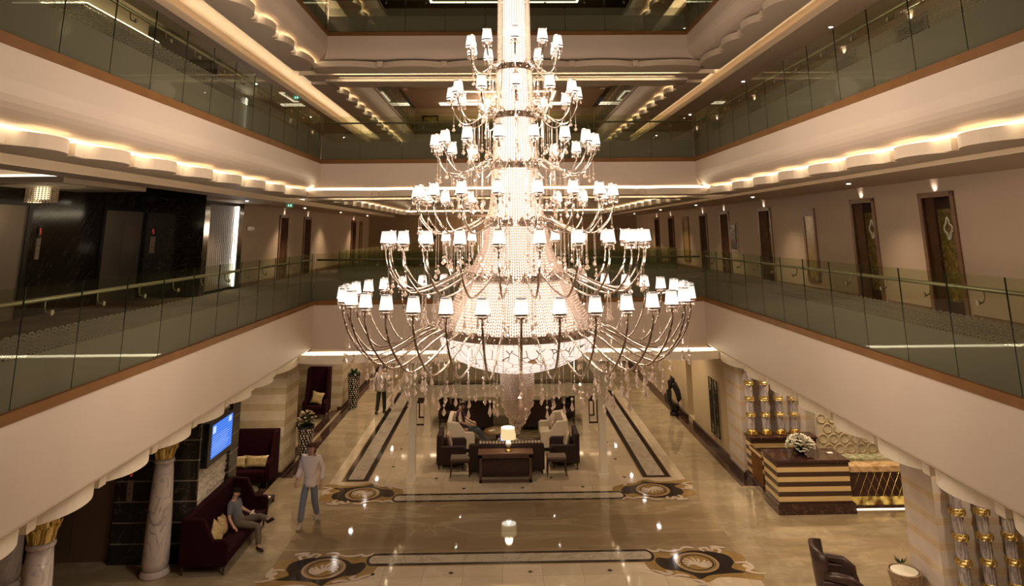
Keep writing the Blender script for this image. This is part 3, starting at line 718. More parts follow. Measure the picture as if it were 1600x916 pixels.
for lv in (1, 2, 3):
    zf = LV[lv][0]+.09
    elevator('nearest brushed lift door in black marble wall, %s balcony level' % FL[lv], (-9.4, 12.95, zf), -pi/2)
    elevator('second brushed lift door in black marble wall, %s balcony level' % FL[lv], (-9.4, 17.35, zf), -pi/2)
    call_panel('lift call panel with red digit between the two lift doors, %s level' % FL[lv], (-9.4, 14.25, zf+1.1), -pi/2)
    call_panel('lift call panel with red digit on the marble end wall, %s level' % FL[lv], (-9.1, 18.3, zf+1.1), pi)
    # lit relief panel
    t = thing('lit_relief_panel', 'tall glowing wave relief panel framed by black marble, %s balcony level' % FL[lv], 'wall panel', (WL-.12, 19.67, zf+.08), 0, 'lit relief panels')
    m = MB(); nx, nz = 90, 44; vs = []; fs = []
    for i in range(nx+1):
        for j in range(nz+1):
            y = -1.0+2.0*i/nx; z = 2.42*j/nz; vs.append((.02+.022*abs(sin(y*24+.7*sin(z*8))), y, z))
    for i in range(nx):
        for j in range(nz): a = i*(nz+1)+j; fs.append((a, a+nz+1, a+nz+2, a+1))
    m.add(vs, fs); m.build('wave_relief', P('relief_silver_%d' % lv, (.20, .165, .125), .4), t)
    m = MB(); m.box(.02, .10, .99, 1.03, 0, 2.42); m.box(.02, .10, -1.03, 1.03, 2.40, 2.44); m.build('light_edge', EM('led_edge_%d' % lv, (1, .95, .82), 3.2), t)
    area('panel_light', (WL-.03, 20.62, zf+1.3), .06, 2.3, 10, (-.5, -1, 0), (1, .93, .8))
    area('panel_light', (WL-.03, 19.67, zf+2.45), 2.0, .06, 6, (-.5, 0, -1), (1, .93, .8))
    # dropped ceiling with cove light
    zc = LV[lv+1][1]; b = MB(); b.box(-9.38, -7.87, 12.4, 15.3, zc-.16, zc-.05); b.box(-9.38, -8.1, 12.6, 15.1, zc-.05, zc+.42); struct(b.build('ceiling', 'cornice'))
    b = MB(); b.box(-7.95, -7.90, 12.45, 15.25, zc-.048, zc-.01); b.box(-9.3, -7.95, 12.43, 12.48, zc-.048, zc-.01); struct(b.build('trim_60', 'led'))
    # little crystal drum chandelier
    t = thing('crystal_drum_light', 'small round crystal drum light in the left lift lobby ceiling, %s level' % FL[lv], 'ceiling light', (-8.75, 13.2, zc-.16), 0, 'crystal drum lights of the lift lobbies')
    b = MB(); b.lathe([(.70, -.02), (.70, 0)], n=28); b.build('ceiling_rose', 'cornice', t)
    b = MB()
    for r in (.26, .22, .15):
        for k in range(int(r*120)):
            a = 2*pi*k/int(r*120)
            for j in range(8): b.gem((r*cos(a), r*sin(a), -.05-.036*j), .012, .017)
    b.build('crystal_strands', 'crystal', t)['kind'] = 'stuff'
    b = MB(); b.lathe([(.12, -.26), (.12, -.03)], n=10); b.build('lamp', EM('drum_lamp_%d' % lv, (1, .85, .5), 1.5), t)
    point('drum_light', (-8.75, 13.2, zc-.75), 5, (1, .8, .5), .12)
# green exit signs
for lv in (1, 2):
    zc = LV[lv+1][1]-.20
    t = thing('exit_sign', 'small green exit sign hanging below the left corridor ceiling edge, %s level' % FL[lv], 'sign', (-6.3, 20.6, zc-.02), 0)
    b = MB(); b.box(-.09, .09, -.015, .015, -.10, 0); b.build('sign_body', EM('exit_green_%d' % lv, (.03, .45, .2), .55), t)
    b = MB(); b.box(-.04, -.01, -.02, -.015, -.08, -.02); b.box(.02, .06, -.02, -.015, -.08, -.02); b.build('running_figure', EM('exit_white_%d' % lv, (1, 1, 1), .9), t)

# ================================================================== GROUND FLOOR, LEFT SIDE
GZ = 3.78
b = MB(); b.box(-7.95, -6.42, 15.5, 17.72, 0, GZ); b.box(-11, -7.95, 15.5, 15.9, 2.3, GZ); b.box(-11, -9.9, 15.5, 15.9, 0, 2.3); b.box(-9.9, -7.95, 15.7, 15.9, 0, 2.3)
struct(b.build('wall_left', 'blackt'))
b = MB(); b.box(-6.42, -6.30, 17.22, 17.72, 0, GZ); b.box(-6.42, -6.30, 15.5, 15.58, 0, GZ); struct(b.build('wall_left', 'blackt'))
elevator('dark bronze lift door at lobby level behind the marble columns', (-8.85, 15.7, 0), pi, 1.6, 2.25, P('bronze_dark', (.20, .14, .10), .42, .6))
call_panel('lift call panel with red digit beside marble column at lobby level', (-7.65, 15.5, 1.15), pi)
# nook, banded travertine piers, alcove
b = MB(); b.box(-8.4, -8.2, 17.7, 20.5, 0, GZ); b.box(-11, -6.05, 20.5, 21.7, 0, GZ); b.box(-8.4, -8.2, 21.7, 27.6, 0, GZ); b.box(-11, -6.05, 27.6, 29.2, 0, GZ)
struct(b.build('wall_left', 'stripe_wall'))
b = MB(); b.box(-11, -6.05, 29.2, YE, 0, GZ); struct(b.build('wall_left', 'corr'))
b = MB(); b.box(-6.2, -6.03, 20.47, 21.7, 0, .12); b.box(-6.2, -6.03, 27.58, YE, 0, .12); struct(b.build('baseboard_left', 'brownm'))
# white relief panel behind the screen
b = MB(); nx, nz = 44, 64; vs = []; fs = []; rr = random.Random(3)
for i in range(nx+1):
    for j in range(nz+1):
        y = 15.6+1.62*i/nx; z = .9+(GZ-.9)*j/nz; vs.append((-6.41+.075*rr.random()*(.4+.6*abs(sin(i*.9)*cos(j*.7))), y, z))
for i in range(nx):
    for j in range(nz): a = i*(nz+1)+j; fs.append((a, a+nz+1, a+nz+2, a+1))
b.add(vs, fs); o = b.build('leaf_relief_panel', P('relief_cream', (.62, .54, .43), .55)); tag(o, 'cream carved leaf relief panel on wall behind the screen', 'wall panel')
t = thing('wall_screen', 'black framed screen with a blue page above the maroon sofa', 'television', (-6.32, 16.42, 1.68), 0)
b = MB(); b.rbox(-.06, .10, -.68, .68, 0, .88, .012); b.build('casing', 'black', t)
b = MB(); b.box(.10, .104, -.52, .60, .13, .80); sc = b.build('screen', 'tv', t)
b = MB()
for i in range(9): b.box(.1045, .1055, -.50+.02*(i % 3), .30+.05*(i % 4), .18+.045*i, .186+.045*i)
b.box(.1045, .106, -.50, -.34, .62, .76); b.box(.1045, .106, .36, .52, .66, .78); b.build('page_rows', EM('screen_pale', (.65, .8, 1), .95), sc)

# marble columns
def column(label, x, y, h=2.0):
    t = thing('marble_column', label, 'column', (x, y, 0), 0, 'white marble columns with gold capitals by the lifts')
    b = MB(); b.lathe([(.27, 0), (.28, .04), (.25, .09), (.255, .11)], n=24); b.build('column_base', 'whitem', t, smooth=True)
    b = MB(); prof = [(.235, .11), (.245, .25), (.24, .6), (.225, 1.1), (.20, 1.6), (.17, 2.0)]; b.lathe(prof, n=28)
    b.build('shaft', 'whitem', t, smooth=True)
    b = MB(); b.lathe([(.17, 2.0), (.195, 2.02), (.195, 2.06), (.165, 2.08)], n=24); b.build('neck_ring', 'whitem', t, smooth=True)
    b = MB(); n = 32; vs = []; fs = []; m = 9
    for i in range(m+1):
        s = i/m
        for j in range(n):
            a = 2*pi*j/n; r = .15+.10*s**1.8+.012*cos(8*a+3*pi*(s > .45))*sin(pi*s*2) + (.03*max(0, cos(4*a))**3 if s > .8 else 0)
            vs.append((r*cos(a), r*sin(a), 2.07+.62*s))
    for i in range(m):
        for j in range(n): fs.append((i*n+j, i*n+(j+1) % n, (i+1)*n+(j+1) % n, (i+1)*n+j))
    b.add(vs, fs)
    for j in range(8):
        a = 2*pi*j/8; b.tube([(.16*cos(a), .16*sin(a), 2.09), (.20*cos(a), .20*sin(a), 2.25), (.25*cos(a), .25*sin(a), 2.32), (.24*cos(a), .24*sin(a), 2.27)], [.022, .02, .014, .006], 5)
        a += pi/8; b.tube([(.18*cos(a), .18*sin(a), 2.3), (.23*cos(a), .23*sin(a), 2.5), (.29*cos(a), .29*sin(a), 2.6), (.27*cos(a), .27*sin(a), 2.54)], [.022, .02, .014, .006], 5)
    b.build('gold_capital', 'gold', t)
    b = MB(); b.box(-.3, .3, -.3, .3, 2.69, 2.80); b.box(-.24, .24, -.24, .24, 2.80, GZ); b.build('abacus', 'whitem', t)
column('veined marble column with gold capital standing before the black marble pier', -6.83, 15.12)
column('white marble column with gold capital, cut off by the lower frame', -6.83, 11.35)
column('thick marble column at the lower left corner, mostly behind the balcony', -9.45, 14.7)

# ---- furniture builders
def cushion_mb(w, h, d):
    b = MB(); n = 10; vs = []; fs = []
    for side in (1, -1):
        for i in range(n+1):
            for j in range(n+1):
                u, v = 2*i/n-1, 2*j/n-1; e = (1-u**4)*(1-v**4); pinch = 1-.10*(abs(u)**3*(1-abs(v)**2)+abs(v)**3*(1-abs(u)**2))*1.3
                vs.append((u*w/2*(pinch if abs(u) > .5 else 1), side*d/2*e**.6, v*h/2*pinch))
    m = n+1
    for sidx in range(2):
        o = sidx*m*m
        for i in range(n):
            for j in range(n):
                q = (o+i*m+j, o+(i+1)*m+j, o+(i+1)*m+j+1, o+i*m+j+1); fs.append(q if sidx == 0 else q[::-1])
    return b.add(vs, fs)
def cushion(label, loc, w, h, d, rot, mat='pill', group='gold satin cushions'):
    o = cushion_mb(w, h, d).build('cushion', mat, smooth=True); o.location = loc; o.rotation_euler = rot
    return tag(o, label, 'cushion', group)
def sofa(label, loc, rz, w, d=.85, h=.95, seat=.42, mat='maroon', wing=.0, arm_h=.62, arm_w=.14, leg=.14, seats=2, cat='sofa', group=None, name='sofa', legm='dwood', thick=.14):
    """local: faces -y, origin at floor centre"""
    t = thing(name, label, cat, loc, rz, group)
    b = MB(); b.rbox(-w/2+arm_w*.9, w/2-arm_w*.9, -d/2+.03, d/2-thick, leg, seat-.13, .03); b.build('seat_base', mat, t)
    for k in range(seats):
        x0 = -w/2+arm_w+(w-2*arm_w)*k/seats; x1 = x0+(w-2*arm_w)/seats
        b = MB(); b.rbox(x0+.005, x1-.005, -d/2, d/2-thick, seat-.13, seat, .035); b.build('seat_cushion', mat, t)
    b = MB(); b.rbox(-w/2+.01, w/2-.01, d/2-thick, d/2, leg, h, .04); b.build('backrest', mat, t)
    for s in (-1, 1):
        x0, x1 = sorted((s*w/2, s*(w/2-arm_w))); b = MB()
        n = 8; pts = [(-d/2+.02, leg), (-d/2, leg+.1), (-d/2, arm_h-.06), (-d/2+.06, arm_h)]
        if wing: pts += [(-d/2+.30, arm_h), (-d/2+.42, arm_h+(h-arm_h)*.55), (-d/2+.50, h-.03), (d/2-.02, h)]
        else: pts += [(d/2-.05, arm_h)]
        pts += [(d/2-.02, leg)]
        m = len(pts); b.add([(x0, y, z) for y, z in pts]+[(x1, y, z) for y, z in pts], [tuple(range(m)), tuple(range(2*m-1, m-1, -1))]+[(i, i+m, (i+1) % m+m, (i+1) % m) for i in range(m)])
        o = b.build('armrest', mat, t); mod = o.modifiers.new('round', 'BEVEL'); mod.width = .025; mod.segments = 2
    for sx in (-1, 1):
        for sy in (-1, 1):
            b = MB(); b.lathe([(.016, 0), (.028, leg+.01)], (0, 0, 0), 8); b.build('leg', legm, t, (sx*(w/2-.07), sy*(d/2-.07), 0))
    return t
# maroon sofa facing the lobby (+x), high winged back
sofa('long maroon velvet sofa with high back under the blue screen', (-5.87, 16.2, 0), pi/2, 2.45, .95, 1.02, .38, 'maroon', 1, .62, .12, .16, 2, group='maroon velvet seats')
cushion('pale gold cushion leaning at near end of the maroon sofa', (-5.80, 15.45, .57), .42, .42, .15, (R(-15), R(38), R(70)))
cushion('darker gold cushion against the seated man on the maroon sofa', (-5.85, 15.86, .57), .40, .40, .15, (R(-18), R(10), R(95)), 'pill')
sofa('high backed maroon loveseat in the banded marble nook', (-6.72, 19.98, 0), 0, 1.25, .8, 1.28, .42, 'maroon', 1, .66, .12, .16, 1, group='maroon velvet seats')
cushion('long gold cushion on the maroon loveseat in the nook', (-6.55, 19.88, .58), .62, .30, .14, (R(-16), 0, 0))
cushion('second gold cushion half hidden on the maroon loveseat', (-7.02, 19.9, .57), .38, .30, .13, (R(-16), 0, R(8)))
for i, (y, x) in enumerate(((26.7, -6.75), (24.6, -7.4))):
    sofa(['tall throne-like maroon chair beside the speckled vase in alcove', 'tall maroon chair at the shaded rear of the alcove'][i], (x, y, 0), [0, R(60)][i], .85, .8, 1.66, .44, 'maroon', 1, .62, .12, .16, 1, cat='chair', name='wing_chair', group='maroon velvet seats')
cushion('gold cushion on the tall maroon chair in alcove', (-6.72, 26.62, .66), .44, .42, .14, (R(-14), R(12), 0))
# side tables
t = thing('side_table', 'round glass topped side table with gold tapered base beside the sofa', 'table', (-6.15, 17.95, 0))
b = MB(); b.lathe([(.30, .50), (.31, .51), (.31, .525), (.30, .53)], n=28); b.build('table_top', P('glass_top_green', (.12, .12, .07), .06), t)
b = MB(); b.lathe([(.10, 0), (.12, .02), (.17, .46), (.19, .50)], n=8); b.build('tapered_base', 'gold', t)
t = thing('low_table', 'low dark framed table with a white top beside the seated man', 'table', (-5.98, 18.5, 0), 0)
b = MB()
for q in ((-.3, .3, -.3, -.24), (-.3, .3, .24, .3), (-.3, -.24, -.24, .24), (.24, .3, -.24, .24)): b.box(*q, .10, .14)
for sx in (-1, 1):
    for sy in (-1, 1): b.box(sx*.27-.025, sx*.27+.025, sy*.27-.025, sy*.27+.025, 0, .10)
b.build('frame', 'dwood', t); b = MB(); b.box(-.24, .24, -.24, .24, .11, .135); b.build('table_top', 'white', t)

# speckled tall vases with flowers
def vase(label, x, y, h, r1, r0, flowers):
    t = thing('floor_vase', label, 'vase', (x, y, 0), 0, 'tall speckled floor vases')
    b = MB(); prof = [(r0, 0)]+[(r0+(r1-r0)*(i/10)**.8, h*i/10) for i in range(1, 11)]+[(r1*.9, h), (r1*.85, h-.1)]; b.lathe(prof, n=24, cap=False)
    b.lathe([(r0, 0), (.01, .001)], n=24, cap=False); vs = b.build('vase_body', 'black', t, smooth=True)
    q = MB(); rr = random.Random(int(x*100)); rows = int(h/.075)
    for i in range(rows):
        z = .04+h*.94*i/rows; r = r0+(r1-r0)*(z/h)**.8; n = int(2*pi*r/.085)
        for j in range(n):
            a = 2*pi*(j+.5*(i % 2)+rr.uniform(-.18, .18))/n; s = .026*rr.uniform(.75, 1.2)
            c = Vector(((r+.002)*cos(a), (r+.002)*sin(a), z)); tx = Vector((-sin(a), cos(a), 0)); pts = []
            for k in range(6): w = k*pi/3+rr.random()*.3; pts.append(c+tx*s*cos(w)+Vector((0, 0, s*1.1*sin(w)))+Vector((cos(a), sin(a), 0))*.004)
            q.add(pts, [tuple(range(6))])
    q.build('pearl_chips', P('pearl_chip', (.62, .52, .42), .25), vs)
    if flowers == 'roses':
        g = MB(); f = MB()
        for k in range(60):
            a = rr.random()*2*pi; e = rr.uniform(.05, 1.35); R_ = .30*rr.uniform(.7, 1); p = Vector((R_*cos(a)*sin(e+.2), R_*sin(a)*sin(e+.2), h+.05+R_*1.15*cos(e)))
            g.tube([(0, 0, h-.05), (p.x*.5, p.y*.5, (p.z+h)/2+.02), p], .006, 4)
            w = .05; g.add([p+Vector((w, 0, -.05)), p+Vector((0, w, -.08)), p+Vector((-w, 0, -.05)), p+Vector((0, -w, -.03))], [(0, 1, 2, 3)])
            if k < 34:
                f.lathe([(.012, -.025), (.038, .0), (.042, .018), (.026, .022), (.02, .012), (.012, .02), (.001, .016)], p+Vector((0, 0, .01)), 8, cap=False)
        g.build('stems_and_leaves', 'leaf', t); f.build('roses', 'petal_y', t)['kind'] = 'stuff'
    else:
        g = MB(); f = MB()
        for k in range(90):
            a = rr.random()*2*pi; L_ = rr.uniform(.18, .42); p0 = Vector((0, 0, h-.02)); e = rr.uniform(.2, 1.5); d = Vector((cos(a)*sin(e), sin(a)*sin(e), cos(e)*.75)); p1 = p0+d*L_*.6; p2 = p0+d*L_+Vector((0, 0, -.06)); sd = Vector((-sin(a), cos(a), 0))*.028
            g.add([p0, p1+sd, p2, p1-sd], [(0, 1, 2, 3)])
            if k < 10: f.lathe([(.004, -.04), (.02, 0), (.03, .02), (.002, .0)], p2+Vector((0, 0, -.02)), 6, cap=False)
        g.build('leaves', 'leaf', t); f.build('lilies', 'petal', t)['kind'] = 'stuff'
vase('tall black vase with pearly chips and cream roses beside the walking person', -5.78, 21.75, .98, .245, .13, 'roses')
vase('further tall chip-covered vase with dark leaves and lilies by alcove', -5.70, 28.0, 1.22, .245, .15, 'leaves')

# ================================================================== GROUND FLOOR, RIGHT SIDE
b = MB(); b.box(6.50, 11.5, 19.82, 21.0, 0, GZ); struct(b.build('wall_right', 'stripe_white'))
b = MB(); b.box(6.58, 11.5, 21.0, 24.95, 0, GZ); b.box(7.3, 11.5, 24.95, 25.7, 0, GZ); b.box(6.58, 7.3, 24.95, 25.7, 0, .16); b.box(6.58, 7.3, 24.95, 25.7, 2.3, GZ); b.box(6.58, 11.5, 25.7, 29.0, 0, GZ); b.box(6.9, 11.5, 29.0, YE, 0, GZ)
struct(b.build('wall_right', P('paint_olive_beige', (.52, .41, .25), .6)))
b = MB(); b.box(6.46, 6.50, 19.82, 21.0, 0, .16); b.box(6.52, 6.58, 21.0, 24.95, 0, .16); b.box(6.50, 6.58, 25.7, 29, 0, .16); struct(b.build('baseboard_right', 'brownm'))
b = MB(); b.box(7.58, 11.5, 13.06, 14.05, 0, GZ); struct(b.build('wall_right', 'stripe_white'))
# slim marble columns with gold rings
def slim_columns(positions, z0, z1, pitch, labels, group, first_ring, base=True):
    proto = None
    for i, ((x, y), lab) in enumerate(zip(positions, labels)):
        if proto is None:
            t = thing('ringed_column', lab, 'column', (x, y, z0), 0, group); H = z1-z0
            b = MB(); n = 24; vs = []; fs = []
            for zz in (0, H):
                for j in range(n): a = 2*pi*j/n; r = .088*(1+.05*(1 if j % 2 else -1)); vs.append((r*cos(a), r*sin(a), zz))
            for j in range(n): fs.append((j, (j+1) % n, n+(j+1) % n, n+j))
            b.add(vs, fs); b.build('fluted_shaft', 'greym', t)
            k = 0; z = first_ring
            while z < H:
                b = MB(); b.lathe([(.095, -.06), (.115, -.05), (.10, -.025), (.118, 0), (.10, .025), (.115, .05), (.095, .06)], (0, 0, z), 18, cap=False)
                for j in range(9): a = 2*pi*j/9; b.tube([(.118*cos(a), .118*sin(a), z-.05), (.128*cos(a+.2), .128*sin(a+.2), z), (.118*cos(a+.4), .118*sin(a+.4), z+.05)], .012, 4)
                b.build('gold_ring', 'gold', t); z += pitch
            if base: b = MB(); b.lathe([(.15, 0), (.16, .03), (.13, .06), (.14, .09), (.10, .13), (.09, .14)], n=20); b.build('gold_base', 'goldm', t, smooth=True)
            proto = t
        else: copy_tree(proto, None, lab, (x, y, z0))
slim_columns([(6.70, 19.62), (7.09, 19.62), (7.48, 19.62), (7.86, 19.62)], 1.15, GZ, .40, ['slim grey marble column with gold rings, %s the striped wall corner' % s for s in ('nearest to', 'second from', 'third from', 'fourth and farthest from')], 'ringed columns standing on the rear counter', .50)
slim_columns([(7.89, 12.95), (8.32, 12.95), (8.76, 12.95)], 0, GZ, .39, ['slim grey column with gold rings on the near pier, %s' % s for s in ('closest to drum table', 'middle of three', 'farthest from the drum table')], 'ringed columns on the near marble pier', .14, False)
# gold circle panelled wall behind the counters
b = MB(); b.box(8.44, 11.5, 19.72, 19.82, 0, GZ, 0)
for i in range(16):
    for j in range(14):
        cx = 8.64+i*.29; cz = .5+j*.25
        if cx > 11.2 or cz > 3.6: continue
        x_ = cx+(.145 if j % 2 else 0); b.lathe([(.118, 0), (.125, .012), (.11, .022), (.10, .008)], (0, 0, 0), 20, k=1, cap=False)
        for q in range(len(b.v)-80, len(b.v)): vx, vy, vz = b.v[q]; b.v[q] = (x_+vx, 19.72-vz, cz+vy)
struct(b.build('wall_back', [P('gold_wallpaper', (.74, .66, .47), .35), P('gold_wallpaper_ring', (.70, .58, .36), .3)]))
b = MB()
for x in (8.46, 9.55, 10.65): b.box(x-.02, x+.02, 19.68, 19.73, 0, GZ)
struct(b.build('trim_61', 'whitem'))
# reception desks
def desk(label, x0, x1, y0, y1, h, mat='stripe_desk', base_out=.06):
    t = thing('reception_desk', label, 'desk', ((x0+x1)/2, (y0+y1)/2, 0), 0, 'gold and brown banded reception desks'); w, d = (x1-x0)/2, (y1-y0)/2
    b = MB(); b.box(-w, w, -d, d, .22, h-.06); b.build('banded_body', mat, t)
    b = MB(); b.box(-w-base_out, w+base_out, -d-base_out, d+base_out, 0, .22); b.build('marble_plinth', 'brownm', t)
    b = MB(); b.rbox(-w-.03, w+.03, -d-.03, d+.03, h-.06, h, .012); b.build('marble_top', 'brownm', t)
    return t
desk('front banded reception desk with white flowers on its dark marble top', 6.5, 8.22, 17.5, 18.35, 1.15)
desk('rear banded reception counter carrying the slim ringed columns', 6.56, 8.30, 19.36, 19.76, 1.15)
t = thing('swing_gate', 'low slatted gate closing the gap between the two reception desks', 'gate', (6.5, 18.86, 0))
b = MB(); b.box(-.03, .03, -.40, .40, .92, 1.0); b.build('top_rail', 'stripe_desk', t)
for k in range(6): b = MB(); b.box(-.015, .015, -.36+k*.13, -.32+k*.13, .25, .93); b.build('slat', 'wood', t)
b = MB(); b.box(-.03, .03, -.40, .40, .2, .27); b.build('bottom_rail', 'dwood', t)
t = thing('lattice_counter', 'low counter with gold lattice front and glowing onyx base', 'counter', (9.35, 18.0, 0))
b = MB(); b.box(-1.05, 1.9, -.3, .4, .28, .82); b.build('counter_body', 'dwood', t)
b = MB()
for s in (1, -1):
    for k in range(-3, 20):
        x = -1.05+k*.19; xa, za, xb, zb = (x, .28, x+.27, .82) if s > 0 else (x+.27, .28, x, .82)
        if x+.27 > 1.9 or x < -1.05: continue
        b.tube([(xa, -.305, za), (xb, -.305, zb)], .006, 4)
b.build('gold_lattice', 'goldm', t)['kind'] = 'stuff'
b = MB(); b.box(-1.05, 1.9, -.34, .4, .82, .94); b.build('onyx_ledge', marble('onyx', (.45, .28, .12), (.7, .5, .28), 2, .1, .1), t)
b = MB(); b.box(-1.05, 1.9, .05, .4, .94, 1.0); b.build('green_marble_top', marble('marble_green', (.22, .24, .12), (.5, .5, .35), 3, .08, .1), t)
def _onyx(N, L):
    tc = N.new('ShaderNodeTexCoord'); n = N.new('ShaderNodeTexNoise'); n.inputs['Scale'].default_value = 3.5; n.inputs['Detail'].default_value = 5; L.new(tc.outputs['Object'], n.inputs['Vector'])
    r = N.new('ShaderNodeValToRGB'); r.color_ramp.elements[0].position = .42; r.color_ramp.elements[1].position = .60; r.color_ramp.elements[0].color = (.14, .05, .01, 1); r.color_ramp.elements[1].color = (1, .58, .12, 1)
    L.new(n.outputs['Fac'], r.inputs[0]); e = N.new('ShaderNodeEmission'); e.inputs[1].default_value = .75; L.new(r.outputs[0], e.inputs[0]); return e.outputs[0]
b = MB(); b.box(-1.05, 1.9, -.24, .4, .08, .28); b.build('glowing_onyx', mixmat('onyx_backlit', _onyx), t)
b = MB(); b.box(-1.05, 1.9, -.30, .4, 0, .08); b.build('plinth', 'brownm', t)
b = MB(); b.box(-1.05, 1.9, -.315, -.30, 0, .02); b.build('led_line', 'led', t)
def bouquet(label, loc):
    t = thing('flower_bowl', label, 'flowers', loc); rr = random.Random(5)
    b = MB(); b.lathe([(.05, 0), (.12, .05), (.13, .10), (.12, .10)], n=16); b.build('bowl', 'black', t)
    g = MB(); f = MB()
    for k in range(150):
        a = rr.random()*2*pi; e = rr.uniform(0, 1.75); q = .22*rr.uniform(.85, 1.0); p = Vector((q*cos(a)*sin(e)*1.15, q*sin(a)*sin(e)*1.15, .12+q*cos(e)*.95))
        for m_ in range(5):
            w = m_*2*pi/5+k; dd = Vector((cos(w), sin(w), .35))*.050; s_ = Vector((-sin(w), cos(w), 0))*.021
            f.add([p, p+dd*.6+s_, p+dd, p+dd*.6-s_], [(0, 1, 2, 3)])
        f.ball(p, .014, 5)
        if k % 5 == 0: d2 = p*1.0; g.add([Vector((0, 0, .08)), p*.8+Vector((.03, 0, .02)), p*1.18+Vector((0, 0, .0)), p*.8-Vector((.03, 0, 0))], [(0, 1, 2, 3)])
    g.build('leaves', 'leaf', t); f.build('white_lilies', 'petal', t)['kind'] = 'stuff'; return t
bouquet('round bowl of white lilies on the front reception desk', (7.30, 17.98, 1.15)).scale = (1.28,)*3
b = MB(); b.rbox(-.07, .07, -.05, .05, 0, .03, .01); tag(b.build('card_tray', 'white', None, (8.0, 17.95, 1.15)), 'small white card tray on the front reception desk', 'tray')
# metal wall art, sculpture
def wall_art(label, y):
    t = thing('wall_art', label, 'wall art', (6.54, y, .38), 0, 'pair of tall openwork metal wall panels')
    b = MB(); H = 1.62
    for q in ((-.16, -.14, 0, H), (.14, .16, 0, H), (-.16, .16, 0, .02), (-.16, .16, H-.02, H)): b.box(-.03, 0, *q)
    b.build('frame', 'black', t); rr = random.Random(int(y*10)); b = MB()
    for k in range(26): b.box(-.025, -.01, -.13+rr.random()*.1, .03+rr.random()*.1, .04+k*.06, .055+k*.06)
    for k in range(5): b.box(-.028, -.012, -.12+k*.055, -.11+k*.055, .1+rr.random()*.3, 1.5-rr.random()*.4)
    b.build('openwork', 'black', t); b = MB()
    for k in range(22): b.gem((-.034, rr.uniform(-.12, .12), rr.uniform(.05, H-.05)), .012, .012)
    b.build('mirror_chips', 'chrome', t)
wall_art('nearer tall black openwork wall panel with mirror chips', 22.12)
wall_art('further tall black openwork wall panel with mirror chips', 22.62)
t = thing('abstract_sculpture', 'black abstract loop sculpture on the floor by the right wall', 'sculpture', (6.22, 26.3, 0))
b = MB(); b.lathe([(.16, 0), (.16, .1), (.13, .12)], n=20); b.build('plinth', 'black', t)
b = MB(); b.tube([(.0, 0, .10), (-.07, 0, .28), (-.17, 0, .52), (-.15, .02, .82), (-.04, .04, 1.02), (.05, .03, 1.04), (.15, 0, .80), (.2, 0, .55), (.12, -.02, .3), (.03, -.03, .12)], [.08, .09, .10, .10, .11, .12, .11, .10, .09, .08], 10)
b.tube([(-.10, .03, .9), (-.09, .03, 1.15), (-.04, .03, 1.28), (.02, .03, 1.2), (.03, .03, 1.0)], [.07, .09, .08, .08, .06], 8)
b.build('loop_body', 'black', t, smooth=True)
# armchair and drum table at the lower right
t = thing('leather_armchair', 'dark brown high backed leather armchair at the lower edge of frame', 'chair', (5.85, 13.40, 0), pi/2-R(16))
b = MB(); b.rbox(-.30, .30, -.36, .22, .18, .42, .05); b.build('seat', 'dfab', t)
b = MB()
for k in range(6): b.box(-.27+k*.09, -.225+k*.09, -.37, .20, .421, .432)
b.build('seat_stripes', 'wfab', t)
b = MB(); n = 12; vs = []; fs = []
for th in (0, .09):
    for i in range(n+1):
        s = -1+2*i/n; x = s*.36; y = .34-.16*abs(s)**2.5-th*(1 if th else 0)
        for j, z in enumerate((.15, .5, .8, 1.02-.05*abs(s)**4)): vs.append((x*(1-.0*j), y+.10*z-.05, z))
m_ = 4
for side in range(2):
    o_ = side*(n+1)*m_
    for i in range(n):
        for j in range(m_-1):
            q = (o_+i*m_+j, o_+(i+1)*m_+j, o_+(i+1)*m_+j+1, o_+i*m_+j+1); fs.append(q[::-1] if side else q)
N1 = (n+1)*m_
for i in range(n): fs += [(i*m_+3, (i+1)*m_+3, N1+(i+1)*m_+3, N1+i*m_+3), (i*m_, N1+i*m_, N1+(i+1)*m_, (i+1)*m_)]
for j in range(m_-1): fs += [(j, j+1, N1+j+1, N1+j), (n*m_+j, N1+n*m_+j, N1+n*m_+j+1, n*m_+j+1)]
b.add(vs, fs); b.build('curved_backrest', 'leather', t, smooth=True)
for s in (-1, 1):
    b = MB(); b.tube([(s*.36, .22, .66), (s*.38, .05, .67), (s*.38, -.20, .64), (s*.37, -.34, .54), (s*.36, -.38, .34), (s*.36, -.36, .18)], [.06, .075, .08, .08, .07, .06], 8)
    b.rbox(s*.36-.05, s*.36+.05, -.34, .26, .16, .60, .03); b.build('rolled_armrest', 'leather', t, smooth=True)
    for sy in (-.3, .25): b = MB(); b.lathe([(.018, 0), (.03, .18)], n=8); b.build('leg', 'dwood', t, (s*.32, sy, 0))
t = thing('drum_table', 'carved drum side table with a white top by the pier', 'table', (7.22, 13.65, 0))
b = MB(); b.lathe([(.20, 0), (.21, .04), (.24, .3), (.27, .46), (.28, .50), (.25, .50), (.25, .48)], n=28, cap=False); b.build('drum_body', marble('carved_brown', (.22, .14, .08), (.42, .3, .18), 16, .1, .5), t)
b = MB(); b.lathe([(.225, .47), (.225, .495), (.005, .496)], n=28, cap=False); b.build('white_top', 'petal', t)
t = thing('small_plant', 'sprig of dark leaves standing behind the drum table', 'plant', (7.36, 14.0, 0))
b = MB(); b.lathe([(.05, 0), (.07, .42)], n=12); b.build('pot', 'black', t)
b = MB(); rr = random.Random(2)
for k in range(16): a = rr.random()*6.28; d = Vector((cos(a)*.12, sin(a)*.12, .08+rr.random()*.1)); s_ = Vector((-sin(a), cos(a), 0))*.02; b.add([Vector((0, 0, .42)), d*.6+Vector((0, 0, .42))+s_, d+Vector((0, 0, .42)), d*.6+Vector((0, 0, .42))-s_], [(0, 1, 2, 3)])
b.build('leaves', 'leaf', t)

